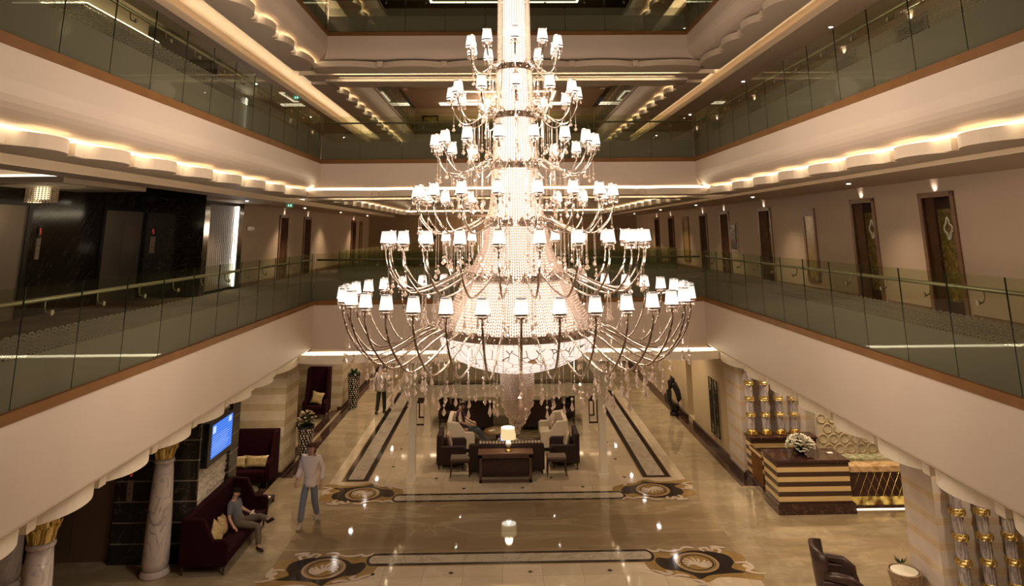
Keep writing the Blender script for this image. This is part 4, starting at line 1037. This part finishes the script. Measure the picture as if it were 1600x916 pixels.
# ================================================================== LOUNGE UNDER THE WHITE PERGOLA
t = thing('pergola', 'white flat roofed pergola on square posts over the lounge seating', 'pergola', (.15, 22.1, 0))
px0, px1, py0, py1 = -2.60, 2.60, -1.97, 2.0
for x in (px0, px1):
    for y in (py0, py1):
        b = MB(); b.box(-.1, .1, -.1, .1, 0, 2.12); b.box(-.125, .125, -.125, .125, 0, .10); b.box(-.125, .125, -.125, .125, 1.98, 2.05); b.build('post', 'white', t, (x, y, 0))
b = MB(); o_ = .34
for q in ((px0-.12, px1+.12, py0-.12, py0+.12), (px0-.12, px1+.12, py1-.12, py1+.12), (px0-.12, px0+.12, py0, py1), (px1-.12, px1+.12, py0, py1)): b.box(*q, 2.08, 2.26)
b.prism([(px0-o_, py0-o_), (px1+o_, py0-o_), (px1+o_, py1+o_), (px0-o_, py1+o_)], 2.26, 2.38); b.build('beam', 'white', t)
b = MB(); b.box(px0+.1, px1-.1, py0+.15, py1-.15, 2.385, 2.46); b.build('roof_panel', P('roof_panel_olive', (.40, .32, .19), .7), t)
b = MB()
for k in range(5): b.box(px0+.3+k*1.02, px0+1.15+k*1.02, py0-.02, py0+.10, 2.382, 2.388)
b.build('roof_slot', 'black', t)
for x in (-1.3, 1.6):
    for y in (21.2, 23.2): downlight('small added downlight under the pergola roof, %s %s' % ('front' if y < 22 else 'rear', 'left' if x < 0 else 'right'), (x, y, 2.07), 55, .016, 120, 'added pergola downlights')  # extra downlights added to brighten the lounge under the solid roof
# console with lamp
t = thing('console_table', 'dark wooden console table with panelled back at the pergola front', 'table', (.09, 19.98, 0))
b = MB(); b.rbox(-.74, .74, -.2, .2, .68, .73, .01); b.build('table_top', P('wood_console_top', (.20, .09, .05), .25), t)
b = MB()
for q in ((-.70, -.63, 0, .68), (.63, .70, 0, .68), (-.70, .70, 0, .07), (-.70, .70, .60, .68)): b.box(q[0], q[1], -.18, -.12, q[2], q[3])
for x in (-.70, .64): b.box(x, x+.06, .12, .18, 0, .68)
b.build('frame', P('wood_walnut', (.10, .05, .035), .35), t); b = MB(); b.box(-.63, .63, .10, .13, .07, .62); b.build('back_panel', 'dwood', t)
t = thing('table_lamp', 'lit table lamp with drum shade and white ball base on console', 'lamp', (.17, 19.98, .73))
b = MB(); b.lathe([(.10, 0), (.11, .015), (.05, .03), (.03, .07), (.05, .09), (.03, .10)], n=16); b.build('gold_foot', 'goldm', t, smooth=True)
b = MB(); b.ball((0, 0, .17), .085, 10); b.build('ball_base', P('ceramic_white', (.8, .74, .66), .2), t, smooth=True)
b = MB(); b.cyl((0, 0, .25), .008, .16, 8); b.build('stem', 'goldm', t)
def _ls(N, L):
    e = N.new('ShaderNodeEmission'); e.inputs[0].default_value = (1, .72, .36, 1); e.inputs[1].default_value = .95
    return e.outputs[0]
b = MB(); b.lathe([(.20, .30), (.20, .58), (.195, .58), (.195, .30), (.20, .30)], n=32, cap=False); sh = b.build('lamp_shade', mixmat('drum_shade_lit', _ls), t)
b = MB(); b.lathe([(.19, .575), (.001, .574)], n=28, cap=False); b.lathe([(.19, .31), (.001, .311)], n=28, cap=False); b.build('diffuser', EM('lamp_diffuser', (1, .92, .75), 4), sh)
point('table_lamp_bulb', (.17, 19.98, 1.42), 10, (1, .75, .45), .1); point('table_lamp_bulb', (.17, 19.98, .99), 4, (1, .75, .45), .05)
# seats
g = 'dark lounge seats'
def sofa2(*a, **k): return sofa(*a, **k)
sofa('dark brown sofa backing onto the console table with the lamp', (.12, 20.78, 0), pi, 2.1, .85, .78, .42, 'dfab', 0, .60, .16, .12, 2, group=g)
b = MB(); b.rbox(-.75, 1.0, 21.6-20.34-1.02+.0, .42, .0, .03, .012); o = b.build('striped_throw', 'sfab', None, (.1, 20.15, .785)); tag(o, 'striped throw laid along the back of the dark sofa', 'throw')
for s, nm in ((-1, 'left'), (1, 'right')):
    cx = .17
    sofa('dark brown armchair at the %s front corner of the lounge' % nm, (cx+s*1.62, 21.3, 0), pi/2 if s < 0 else -pi/2, .95, .8, .9, .42, 'dfab', 0, .60, .12, .12, 1, cat='armchair', name='armchair', group=g)
    cushion('striped cushion on the %s front lounge armchair' % nm, (cx+s*1.70, 21.3, .66), .50, .46, .14, (R(-16), 0, pi/2 if s < 0 else -pi/2), 'sfab', 'striped lounge cushions')
    t = thing('stool', 'dark wooden stool with a brown seat at the %s of console' % nm, 'stool', (cx+s*1.32, 20.42, 0), 0, 'stools beside the console')
    b = MB(); b.rbox(-.27, .27, -.2, .2, .40, .48, .03); b.build('seat', P('fabric_taupe', (.13, .09, .06), .8), t)
    b = MB(); b.box(-.26, .26, -.19, .19, .36, .40); b.build('seat_frame', 'dwood', t)
    for sx in (-1, 1):
        for sy in (-1, 1): b = MB(); b.tube([(sx*.26, sy*.19, 0), (sx*.23, sy*.16, .38)], [.016, .026], 6); b.build('leg', 'dwood', t)
    sofa('ivory sofa on the %s side of the lounge' % nm, (cx+s*1.42, 22.95, 0), pi/2 if s < 0 else -pi/2, 1.35, .85, .88, .42, 'wfab', 1, .58, .14, .12, 1, group='ivory lounge sofas')
    cushion('beige cushion on the %s ivory sofa' % nm, (cx+s*1.42, 23.3, .62), .46, .42, .15, (R(-16), 0, pi/2 if s < 0 else -pi/2), 'wfab', 'beige lounge cushions')
    sofa('dark high sided sofa behind the %s ivory sofa' % nm, (cx+s*1.15, 24.95, 0), 0 if 0 else pi, 1.35, .85, .95, .42, 'dfab', 0, .62, .14, .10, 1, group=g)
    sofa('dark rear armchair beyond the %s dark sofa' % nm, (cx+s*2.0, 26.1, 0), pi/2 if s < 0 else -pi/2, .95, .8, .92, .42, 'dfab', 0, .60, .12, .12, 1, cat='armchair', name='armchair', group=g)
    cushion('striped cushion on the rear %s armchair' % nm, (cx+s*2.06, 26.1, .66), .50, .46, .14, (R(-16), 0, pi/2 if s < 0 else -pi/2), 'sfab', 'striped lounge cushions')
    t = thing('stool', 'dark stool behind the pergola on the %s' % nm, 'stool', (cx+s*2.05, 25.2, 0), 0, 'stools behind the pergola')
    b = MB(); b.rbox(-.27, .27, -.2, .2, .40, .48, .03); b.build('seat', 'dfab', t)
    for sx in (-1, 1):
        for sy in (-1, 1): b = MB(); b.tube([(sx*.26, sy*.19, 0), (sx*.23, sy*.16, .41)], [.016, .026], 6); b.build('leg', 'dwood', t)
    t = thing('high_table', 'tall narrow dark console table outside the pergola, %s side' % nm, 'table', (cx+s*3.0, 25.9, 0), 0, 'tall narrow tables beside the pergola')
    b = MB(); b.box(-.18, .18, -.55, .55, .72, .92); b.build('table_top', 'dwood', t)
    for sy in (-.5, .46): b = MB(); b.box(-.17, -.12, sy, sy+.05, 0, .72); b.box(.12, .17, sy, sy+.05, 0, .72); b.box(-.17, .17, sy, sy+.05, 0, .04); b.build('leg', 'dwood', t)
def round_table(label, x, y, r, h, mat):
    t = thing('coffee_table', label, 'table', (x, y, 0), 0, 'round lounge coffee tables')
    b = MB(); b.lathe([(r-.02, h-.04), (r, h-.03), (r, h-.01), (r-.02, h)], n=32); b.build('table_top', mat, t)
    b = MB(); b.lathe([(.16, 0), (.17, .02), (.05, .04), (.05, h-.06), (.14, h-.04)], n=18); b.build('pedestal', 'dwood', t)
round_table('round brown coffee table between the ivory sofas', -.15, 23.35, .42, .36, P('wood_amber', (.26, .14, .05), .2))
round_table('dark glossy coffee table behind the table lamp', .20, 22.0, .38, .42, 'leather')
t = thing('laptop', 'open laptop with pale blue screen seen behind the lamp', 'laptop', (.10, 21.9, .42), R(8))
b = MB(); b.box(-.17, .17, -.02, .22, 0, .018); b.build('keyboard_base', 'black', t)
b = MB(); b.box(-.17, .17, -.03, -.02, .01, .23); l = b.build('lid', 'black', t); b = MB(); b.box(-.15, .15, -.036, -.031, .03, .215); b.build('screen', EM('laptop_screen', (.55, .68, 1), 1.1), l)
b = MB()
for k in range(2): pass
for i, (x, y) in enumerate(((-.30, 21.75), (.36, 22.1), (-.32, 23.3))):
    o = MB().box(-.10, .10, -.07, .07, 0, .012).build('magazine', 'petal', None, (x, y, [.42, .42, .36][i]), R(20*i)); 
    tag(o, ['open white magazine on the dark coffee table', 'white booklet beside the laptop', 'white leaflet on the round brown table'][i], 'magazine', 'white papers on lounge tables')
    if i == 0: o.location = (-.02, 22.15, .42)
b = MB(); b.box(-1.35, 1.35, -1.5, 2.6, 0, .012)
m_, nt, bs = newmat('rug_pattern'); N = nt.nodes; L = nt.links
tc = N.new('ShaderNodeTexCoord'); w = N.new('ShaderNodeTexWave'); w.wave_type = 'RINGS'; w.inputs['Scale'].default_value = 1.6; w.inputs['Distortion'].default_value = 6; w.inputs['Detail'].default_value = 3; L.new(tc.outputs['Object'], w.inputs['Vector'])
r = N.new('ShaderNodeValToRGB'); r.color_ramp.elements[0].color = (.06, .03, .02, 1); r.color_ramp.elements[1].color = (.30, .20, .10, 1); e = r.color_ramp.elements.new(.5); e.color = (.10, .11, .07, 1); L.new(w.outputs['Fac'], r.inputs[0]); L.new(r.outputs[0], bs.inputs['Base Color']); bs.inputs['Roughness'].default_value = .95
o = b.build('patterned_rug', m_, None, (.17, 23.9, 0)); tag(o, 'swirl patterned brown rug in the middle of the lounge', 'rug')

# ================================================================== PEOPLE
def skin(name, verts, edges, radii, mat, parent, sub=2):
    me = bpy.data.meshes.new(name); me.from_pydata(verts, edges, []); me.materials.append(mat); o = bpy.data.objects.new(name, me); COL.objects.link(o)
    sk = o.modifiers.new('Skin', 'SKIN'); sk.use_smooth_shade = True
    if not me.skin_vertices: me.attributes.new
    for i, q in enumerate(me.skin_vertices[0].data):
        rr_ = radii[i]; q.radius = (rr_, rr_) if isinstance(rr_, (int, float)) else rr_
        q.use_root = (i == 0)
    s = o.modifiers.new('Sub', 'SUBSURF'); s.levels = sub; s.render_levels = sub
    o.parent = parent; return o
def chain(J, names, rad, extra=None):
    """edges list by joint names -> verts, edges, radii"""
    idx = {}; vs = []; rs = []; es = []
    for a, b_ in names:
        for n in (a, b_):
            if n not in idx: idx[n] = len(vs); vs.append(J[n]); rs.append(rad[n])
        es.append((idx[a], idx[b_]))
    return vs, es, rs
RAD = dict(pelvis=.098, waist=.102, chest=.135, neckb=.06, neck=.055, head=.088, crown=.075, shL=.058, shR=.058, elL=.042, elR=.042, wrL=.028, wrR=.028, haL=.034, haR=.034,
           hipL=.072, hipR=.072, knL=.058, knR=.058, anL=.04, anR=.04, toL=.03, toR=.03)
def person(label, loc, rz, J, shirt, trousers, shoes, hair, long_hair=False, sleeves='short', scale=1.0):
    t = thing('person', label, 'person', loc, rz)
    J = {k: Vector(v) for k, v in J.items()}
    f = (J['head']-J['neck']); J['crown'] = J['head']+f.normalized()*.07
    links = [('pelvis', 'waist'), ('waist', 'chest'), ('chest', 'neckb'), ('neckb', 'neck'), ('neck', 'head'), ('head', 'crown')]
    J['neckb'] = J['chest']+(J['neck']-J['chest'])*.65
    for s in 'LR': links += [('chest', 'sh'+s), ('sh'+s, 'el'+s), ('el'+s, 'wr'+s), ('wr'+s, 'ha'+s), ('pelvis', 'hip'+s), ('hip'+s, 'kn'+s), ('kn'+s, 'an'+s), ('an'+s, 'to'+s)]
    rad = dict(RAD); vs, es, rs = chain(J, links, rad)
    idx = {}
    for a, b_ in links:
        for n in (a, b_): idx.setdefault(n, len(idx))
    for s in 'LR':     # fingers
        d = (J['ha'+s]-J['wr'+s]).normalized(); side = d.cross(Vector((0, 0, 1)));
        if side.length < .2: side = d.cross(Vector((1, 0, 0)))
        side.normalize(); nrm = side.cross(d).normalized()
        for k, (off, ln) in enumerate(((-.026, .062), (-.009, .074), (.009, .070), (.026, .055))):
            b0 = len(vs); p0 = J['ha'+s]+side*off+d*.03; vs += [p0, p0+d*ln*.55-nrm*.008, p0+d*ln*.9-nrm*.03]; rs += [.0095, .0088, .007]; es += [(idx['ha'+s], b0), (b0, b0+1), (b0+1, b0+2)]
        b0 = len(vs); q = -1 if s == 'L' else 1; p0 = J['wr'+s]+(J['ha'+s]-J['wr'+s])*.7+side*.035*q; vs += [p0, p0+d*.035+side*.018*q]; rs += [.011, .008]; es += [(idx['ha'+s], b0), (b0, b0+1)]
    skin('body', vs, es, rs, M['skin'], t)
    rad['pelvis'] = .115; rad['waist'] = .112
    def grow(names, dr): v, e, r_ = chain(J, names, {k: rad[k]+dr for k in rad}); return v, e, r_
    sl = [('pelvis', 'waist'), ('waist', 'chest'), ('chest', 'neckb')]
    for s in 'LR':
        J['slv'+s] = J['sh'+s]+(J['el'+s]-J['sh'+s])*.8; rad['slv'+s] = .052; sl += [('chest', 'sh'+s)]
        if sleeves == 'short': sl += [('sh'+s, 'slv'+s)]
        else:
            J['cuf'+s] = J['el'+s]+(J['wr'+s]-J['el'+s])*.9; rad['cuf'+s] = .036; sl += [('sh'+s, 'el'+s), ('el'+s, 'cuf'+s)]
    rad['neckb'] = .058; v, e, r_ = grow(sl, .016); r_ = [q + (.016 if k_ < 4 else .004) for k_, q in enumerate(r_)]; skin('shirt', v, e, r_, shirt, t)
    J['wlow'] = J['pelvis']+(J['waist']-J['pelvis'])*.45; rad['wlow'] = .098; tr = [('pelvis', 'wlow')]
    for s in 'LR': J['hem'+s] = J['kn'+s]+(J['an'+s]-J['kn'+s])*.92; rad['hem'+s] = .052; tr += [('pelvis', 'hip'+s), ('hip'+s, 'kn'+s), ('kn'+s, 'hem'+s)]
    rad['pelvis'] = .108; rad['hipL'] = rad['hipR'] = .082; v, e, r_ = grow(tr, .018); skin('trousers', v, e, r_, trousers, t)
    ax = (J['waist']-J['pelvis']).normalized(); b = MB()
    if sleeves == 'long': b.lathe([(.150, -.12), (.158, -.06), (.152, .04), (.135, .14), (.11, .17)], n=20, sq=.82)
    else: b.lathe([(.02, -.10), (.10, -.085), (.135, -.03), (.148, .03), (.145, .08), (.13, .13), (.09, .15)], n=20, sq=1.05)
    b.xf(Matrix.Translation(J['pelvis']+ax*.02) @ ax.to_track_quat('Z', 'Y').to_matrix().to_4x4()); b.build('shirt_hem' if sleeves == 'long' else 'waistband', shirt if sleeves == 'long' else trousers, t, smooth=True)
    for s in 'LR':
        d = (J['to'+s]-J['an'+s]); heel = J['an'+s]-d*.35+Vector((0, 0, -.02)); v = [J['an'+s]-Vector((0, 0, .015)), J['to'+s], heel]; skin('shoe', v, [(0, 1), (0, 2)], [.052, .04, .042], shoes, t, 1)
    # hair, nose, eyes; face looks along J['look']
    lk = Vector(J['look']).normalized(); up = f.normalized(); rt = lk.cross(up).normalized(); c = J['head']+up*.025
    b = MB(); b.ball((0, 0, 0), .103, 12); mt = Matrix((rt, lk, up)).transposed().to_4x4(); mt.translation = c-lk*.028+up*.014
    b.v = [(x, y, z) for x, y, z in b.v]
    keep = [i for i, fc in enumerate(b.f) if sum(b.v[q][2] for q in fc)/len(fc) > (-.05 if sum(b.v[q][1] for q in fc)/len(fc) < .01 else .035)]
    b.f = [b.f[i] for i in keep]; b.m = [b.m[i] for i in keep]; b.xf(mt)
    if long_hair: b.tube([c-lk*.05, c-lk*.08-up*.12, c-lk*.085-up*.24], [.08, .085, .05], 8)
    b.build('hair', hair, t, smooth=True)
    b = MB(); b.ball(c+lk*.093-up*.012, .016, 6); b.ball(c+rt*.085-up*.01, .02, 6); b.ball(c-rt*.085-up*.01, .02, 6); b.build('nose_and_ears', 'skin', t, smooth=True)
    b = MB(); b.ball(c+lk*.082+rt*.032+up*.012, .011, 5); b.ball(c+lk*.082-rt*.032+up*.012, .011, 5); b.build('eyes', 'black', t)
    b = MB(); b.tube([c+lk*.083-rt*.022-up*.05, c+lk*.09-up*.052, c+lk*.083+rt*.022-up*.05], .006, 5); b.build('mouth', P('lips', (.35, .12, .09), .5), t)
    t.scale = (scale,)*3
    return t
SH = lambda n, c: P(n, c, .85)
# seated man, local +x is forward
person('man in grey polo shirt and khaki trousers seated cross-legged on the maroon sofa', (-5.69, 16.28, 0), 0,
       dict(pelvis=(.05, 0, .53), waist=(-.04, 0, .70), chest=(-.12, 0, .90), neck=(-.11, 0, 1.08), head=(-.07, 0, 1.17),
            shL=(-.13, .19, .97), elL=(.02, .27, .74), wrL=(.24, .20, .68), haL=(.30, .17, .68), shR=(-.13, -.19, .97), elR=(-.10, -.28, .72), wrR=(.04, -.36, .58), haR=(.09, -.38, .55),
            hipL=(.08, .10, .52), knL=(.50, .13, .62), anL=(.80, -.08, .60), toL=(.95, -.10, .66), hipR=(.08, -.10, .52), knR=(.56, -.12, .50), anR=(.66, -.30, .09), toR=(.82, -.36, .045), look=(1, -.35, -.12)),
       SH('cloth_grey_blue', (.13, .14, .155)), SH('cloth_khaki', (.13, .10, .07)), P('shoe_black', (.02, .012, .01), .3), P('hair_black', (.012, .008, .006), .9, spec=.1), scale=.87)
b = MB(); b.box(-.035, .035, -.06, .06, 0, .01); o = b.build('phone', 'petal', None, (-5.43, 16.425, .60), R(20)); o.rotation_euler = (R(15), R(-20), 0); tag(o, 'small white phone in the seated man\'s hand', 'phone')
# walking person towards the camera (-y)
person('person in pale loose shirt and blue-grey jeans walking past the roses', (-4.43, 17.3, 0), R(-8),
       dict(pelvis=(0, 0, .92), waist=(0, 0, 1.08), chest=(0, -.01, 1.33), neck=(0, -.03, 1.51), head=(0, -.05, 1.61),
            shL=(.19, 0, 1.42), elL=(.27, .06, 1.15), wrL=(.27, -.04, .93), haL=(.27, -.07, .87), shR=(-.19, 0, 1.42), elR=(-.27, .02, 1.15), wrR=(-.26, -.16, .98), haR=(-.25, -.20, .93),
            hipL=(.09, 0, .90), knL=(.10, .05, .50), anL=(.10, .26, .13), toL=(.10, .16, .04), hipR=(-.09, 0, .90), knR=(-.10, -.14, .50), anR=(-.10, -.24, .09), toR=(-.10, -.40, .04), look=(0, -1, -.15)),
       SH('cloth_pale_pink', (.80, .70, .68)), SH('denim_blue_grey', (.17, .19, .25)), P('shoe_grey', (.40, .37, .33), .6), P('hair_brown', (.10, .045, .025), .9, spec=.1), True, 'long')
person('distant person in pale top and black trousers walking along the left aisle', (-4.45, 26.9, 0), R(170),
       dict(pelvis=(0, 0, .90), waist=(0, 0, 1.06), chest=(0, -.01, 1.30), neck=(0, -.03, 1.47), head=(0, -.05, 1.57),
            shL=(.18, 0, 1.39), elL=(.24, .05, 1.13), wrL=(.24, -.04, .92), haL=(.24, -.07, .86), shR=(-.18, 0, 1.39), elR=(-.24, .02, 1.13), wrR=(-.22, -.10, .93), haR=(-.22, -.13, .87),
            hipL=(.09, 0, .88), knL=(.10, .03, .48), anL=(.10, .16, .10), toL=(.10, .04, .04), hipR=(-.09, 0, .88), knR=(-.10, -.08, .48), anR=(-.10, -.12, .09), toR=(-.10, -.26, .04), look=(0, -1, -.1)),
       SH('cloth_pale_grey', (.50, .44, .42)), SH('cloth_black', (.02, .018, .016)), P('shoe_dark', (.03, .02, .02), .4), P('hair_dark', (.03, .02, .015), .6), False, 'long')
person('person in dark purple top and jeans seated reading on the left ivory sofa', (-1.22, 22.85, 0), R(-8),
       dict(pelvis=(0, 0, .53), waist=(-.07, 0, .70), chest=(-.12, 0, .93), neck=(-.07, 0, 1.11), head=(-.01, 0, 1.20),
            shL=(-.12, .18, 1.01), elL=(.05, .24, .78), wrL=(.26, .12, .72), haL=(.32, .10, .71), shR=(-.12, -.18, 1.01), elR=(.03, -.24, .76), wrR=(.26, -.12, .70), haR=(.32, -.10, .69),
            hipL=(.03, .09, .52), knL=(.48, .10, .52), anL=(.72, .10, .12), toL=(.88, .10, .05), hipR=(.03, -.09, .52), knR=(.50, -.10, .54), anR=(.82, -.16, .12), toR=(.98, -.18, .06), look=(1, 0, -.5)),
       SH('cloth_purple', (.06, .03, .06)), SH('denim_dark', (.06, .065, .08)), P('shoe_brown', (.12, .04, .03), .4), P('hair_dark_brown', (.03, .015, .01), .6))

# ================================================================== THE CHANDELIER
CX, CYY = .19, 9.0
ch = thing('chandelier', 'huge six tiered crystal chandelier with lit shades filling the atrium', 'chandelier', (CX, CYY, 0))
# radius of the crystal column against height
PROF = [(10.9, .10), (10.6, .20), (10.3, .21), (9.6, .212), (8.75, .22), (8.66, .225), (8.06, .262), (8.0, .262), (7.75, .27), (7.38, .295), (7.33, .30), (7.0, .31), (6.8, .335), (6.64, .38), (6.58, .40), (6.3, .45), (6.1, .54), (5.95, .66), (5.88, .68), (5.7, .76), (5.5, .87), (5.36, .95), (5.28, .97)]
def prof_r(z):
    for (za, ra), (zb, rb) in zip(PROF, PROF[1:]):
        if zb <= z <= za: return ra+(rb-ra)*(za-z)/(za-zb)
    return .1
b = MB(); b.lathe([(r*.72, z) for z, r in PROF if z >= 6.6][::-1], n=20, k=0); b.lathe([(r*.80, z) for z, r in PROF if z <= 6.64][::-1], n=28, k=1, cap=False); b.build('added_glow_column', ['core', 'core_low'], ch)  # added glowing core that makes the beads look lit from within
b = MB()
z = 10.6
while z > 5.33:     # bead curtain of the column: strands side by side, bead after bead
    r = prof_r(z); n = int(2*pi*r/.034)
    n = {True: 40}.get(z > 8.1, 52 if z > 7.36 else 70 if z > 6.62 else 128 if z > 5.92 else 205)
    for j in range(n):
        a = 2*pi*j/n; rr_ = r*(1+.012*cos(a*12)); b.gem((rr_*cos(a), rr_*sin(a), z+.006*sin(j*2.3)), min(.0125, .44*2*pi*r/n), .0185)
    z -= .031
b.build('bead_curtain', 'crystal', ch)['kind'] = 'stuff'
# crown and long strings above
b = MB(); b.cyl((0, 0, 10.8), .03, 6.7, 10); b.lathe([(.18, 17.38), (.20, 17.46), (.22, 17.5)], n=20); b.build('hanging_rod', 'chrome', ch)
# lower bowl and tassel
b = MB(); b.lathe([(.96, 5.20), (.93, 5.10), (.80, 5.00), (.60, 4.91), (.40, 4.85), (.22, 4.82)], n=48, cap=False); b.build('lit_bowl', 'web', ch, smooth=True)
b = MB(); z = 4.86
while z > 4.10:
    s = (4.86-z)/.76; r = .205*(1-.05*s) if s < .45 else .205*max(.06, (1-((s-.45)/.56)**1.5))+.012*sin(z*60)
    for q in (1, .72, .4):
        n = max(4, int(2*pi*r*q/.028))
        for j in range(n): a = 2*pi*(j+.5*(int(z*30) % 2))/n; b.gem((r*q*cos(a), r*q*sin(a), z), .012, .015)
    z -= .028
b.build('bead_tassel', 'crystal', ch)['kind'] = 'stuff'
# shared little meshes
def shade_mb():
    b = MB(); b.lathe([(.072, .02), (.055, .172)], n=18, cap=False); return b
def ring_mb():
    b = MB(); b.lathe([(.074, .012), (.076, .012), (.076, .03), (.072, .03)], n=18, cap=False); b.lathe([(.056, .168), (.056, .176)], n=18, cap=False)
    b.lathe([(.010, -.10), (.014, -.06), (.012, -.03), (.05, -.012), (.055, .0), (.02, .004), (.02, .02)], n=10, cap=False); return b
def cup_drops():
    b = MB()
    for k in range(6): a = pi/3*k+.3; b.drop((.055*cos(a), .055*sin(a), -.012), .011, .05); b.gem((.055*cos(a), .055*sin(a), -.005), .008, .01)
    return b
def string(b, x, z, ln, drop=.075, y=0):
    n = int(ln/.022)
    for i in range(n): b.gem((x, y, z-.022*i), .0062, .010)
    b.gem((x, y, z-ln-.012), .018, .02); b.drop((x, y, z-ln-.03), .029, drop*1.45)
base = {}
TIERS = [  # hub radius, hub z, arm radius, shade base z, lowest z of the arm, arms, phase, strings
    (.93, 5.30, 2.15, 5.70, 5.07, 36, 0.0, 6), (.62, 5.94, 1.655, 6.355, 5.80, 24, 7.5, 5), (.36, 6.61, 1.29, 6.91, 6.49, 18, 10, 4),
    (.295, 7.35, 1.06, 7.58, 7.24, 16, 11, 3), (.262, 8.02, .85, 8.25, 7.92, 12, 0, 2), (.225, 8.68, .615, 8.925, 8.60, 10, 0, 1)]
NAMES = {6: 'lowest and widest ring of arms', 5: 'second ring of arms from the bottom', 4: 'third ring of arms from the bottom', 3: 'fourth ring of arms from the bottom', 2: 'fifth ring of arms from the bottom', 1: 'topmost small ring of arms'}
for ti, (rh, zh, rs_, zs, zl, n, ph, lvl) in enumerate(TIERS):
    b = MB(); b.lathe([(rh+.005, -.045), (rh+.022, -.04), (rh+.022, .04), (rh+.005, .045)], n=64, cap=False)
    for k in range(int(2*pi*rh/.09)):
        a = 2*pi*k/int(2*pi*rh/.09); b.ball(((rh+.02)*cos(a), (rh+.02)*sin(a), 0), .022, 5)
    tier = b.build('tier_ring', 'chrome', ch, (0, 0, zh)); tier['label'] = NAMES[lvl]
    zs_, zl_ = zs-zh, zl-zh; d = rs_-rh
    arm = MB()
    if lvl >= 4: pts = [(rh-.02, .02), (rh+.05*d, .075), (rh+.13*d, .06), (rh+.25*d, .0), (rh+.42*d, zl_*.55), (rh+.60*d, zl_*.95), (rh+.74*d, zl_*.98), (rh+.86*d, zl_*.55+zs_*.10), (rh+.95*d, zl_*.1+zs_*.28), (rs_-.006, zs_*.62), (rs_, zs_-.09)]
    else: pts = [(rh-.02, .02), (rh+.08*d, .07), (rh+.20*d, .05), (rh+.33*d, -.01), (rh+.48*d, zl_*.7), (rh+.63*d, zl_), (rh+.78*d, zl_*.8), (rh+.90*d, zl_*.25+zs_*.15), (rh+.97*d, zs_*.45), (rs_, zs_-.09)]
    sm = []
    P3 = [Vector((x, 0, z)) for x, z in pts]; m_ = len(P3)
    for i in range(m_-1):
        p0, p1, p2, p3 = P3[max(i-1, 0)], P3[i], P3[i+1], P3[min(i+2, m_-1)]
        for j in range(3): s = j/3; sm.append(.5*((2*p1)+(-p0+p2)*s+(2*p0-5*p1+4*p2-p3)*s*s+(-p0+3*p1-3*p2+p3)*s**3))
    sm.append(P3[-1]); arm.tube(sm, .012 if lvl >= 5 else .010, 6)
    # scroll where the arm leaves the ring
    arm.tube([(rh+.10*d+.05*cos(w)*(1-w/9), 0, .045+.05*sin(w)*(1-w/9)) for w in [i*.6 for i in range(11)]], .006, 5)
    arm_o = arm.build('arm', 'chrome', tier, smooth=True)
    cr = []
    for v in range(3):     # hanging crystals, three lengths
        q = MB(); rr_ = random.Random(lvl*10+v)
        if lvl == 6:
            string(q, rh+.70*d, zl_, .13+.07*v, .09); string(q, rh+.52*d, zl_*.8, .24+.06*v, .07); string(q, rh+.36*d, zl_*.5, .30+.07*((v+1) % 3), .075); string(q, rs_-.05, zs_-.32, .18+.05*v, .06)
            string(q, rh+.60*d, zl_, .10+.1*((v+2) % 3), .06, .05); string(q, rh+.2*d, -.02, .38+.05*v, .07, .03)
        elif lvl == 5:
            string(q, rh+.70*d, zl_, .18+.06*v, .07); string(q, rh+.4*d, zl_*.6, .30+.08*v, .08, .02); string(q, rs_-.04, zs_-.3, .16, .05); string(q, rh+.55*d, zl_, .32-.05*v, .07)
        else:
            string(q, rh+.72*d, zl_, .30+.08*v, .06); string(q, rh+.50*d, zl_*.7, .40+.08*((v+1) % 3), .07); string(q, rh+.3*d, zl_*.3, .34+.06*v, .06, .02); string(q, rs_-.03, zs_-.12, .22, .045); string(q, rh+.6*d, zl_, .36-.04*v, .05, .03)
        cr.append(q)
    cr_o = [tag(q.build('crystal_strings', 'crystal', tier), kind='stuff') for q in cr[:1]]
    cr_me = [cr_o[0].data]+[None, None]
    for v in (1, 2):
        q = cr[v]; me = bpy.data.meshes.new('crystal_strings'); me.from_pydata(q.v, [], q.f); me.materials.append(M['crystal']); cr_me[v] = me
    if not base:
        base['shade'] = shade_mb().build('lamp_shade', 'shade', tier, smooth=True); base['cup'] = ring_mb().build('candle_cup', 'chrome', tier, smooth=True); base['drops'] = tag(cup_drops().build('cup_crystals', 'crystal', tier), kind='stuff')
        first_t = True
    else: first_t = False
    for k in range(n):
        a = R(-90+ph)+2*pi*k/n; p = (rs_*cos(a), rs_*sin(a), zs_)
        if k == 0: arm_o.rotation_euler = (0, 0, a); cr_o[0].rotation_euler = (0, 0, a)
        else:
            part_copy(arm_o, tier, (0, 0, 0), a); c = part_copy(cr_o[0], tier, (0, 0, 0), a); c.data = cr_me[k*2 % 3]
        for nm in ('shade', 'cup', 'drops'):
            if first_t and k == 0: base[nm].location = p
            else: part_copy(base[nm], tier, p, a)
# the bulbs of each tier, gathered as warm lamps round the column
CH = 1.0
for (rh, zh, rs_, zs, zl, n, ph, lvl) in TIERS:
    m_ = 6 if lvl >= 4 else 4
    for k in range(m_):
        a = 2*pi*(k+.5)/m_; point('chandelier_bulbs', (CX+rs_*.97*cos(a), CYY+rs_*.97*sin(a), zs+.24), CH*n/m_*(7.0 if lvl >= 5 else 9.2), (1, .80, .62), .09)
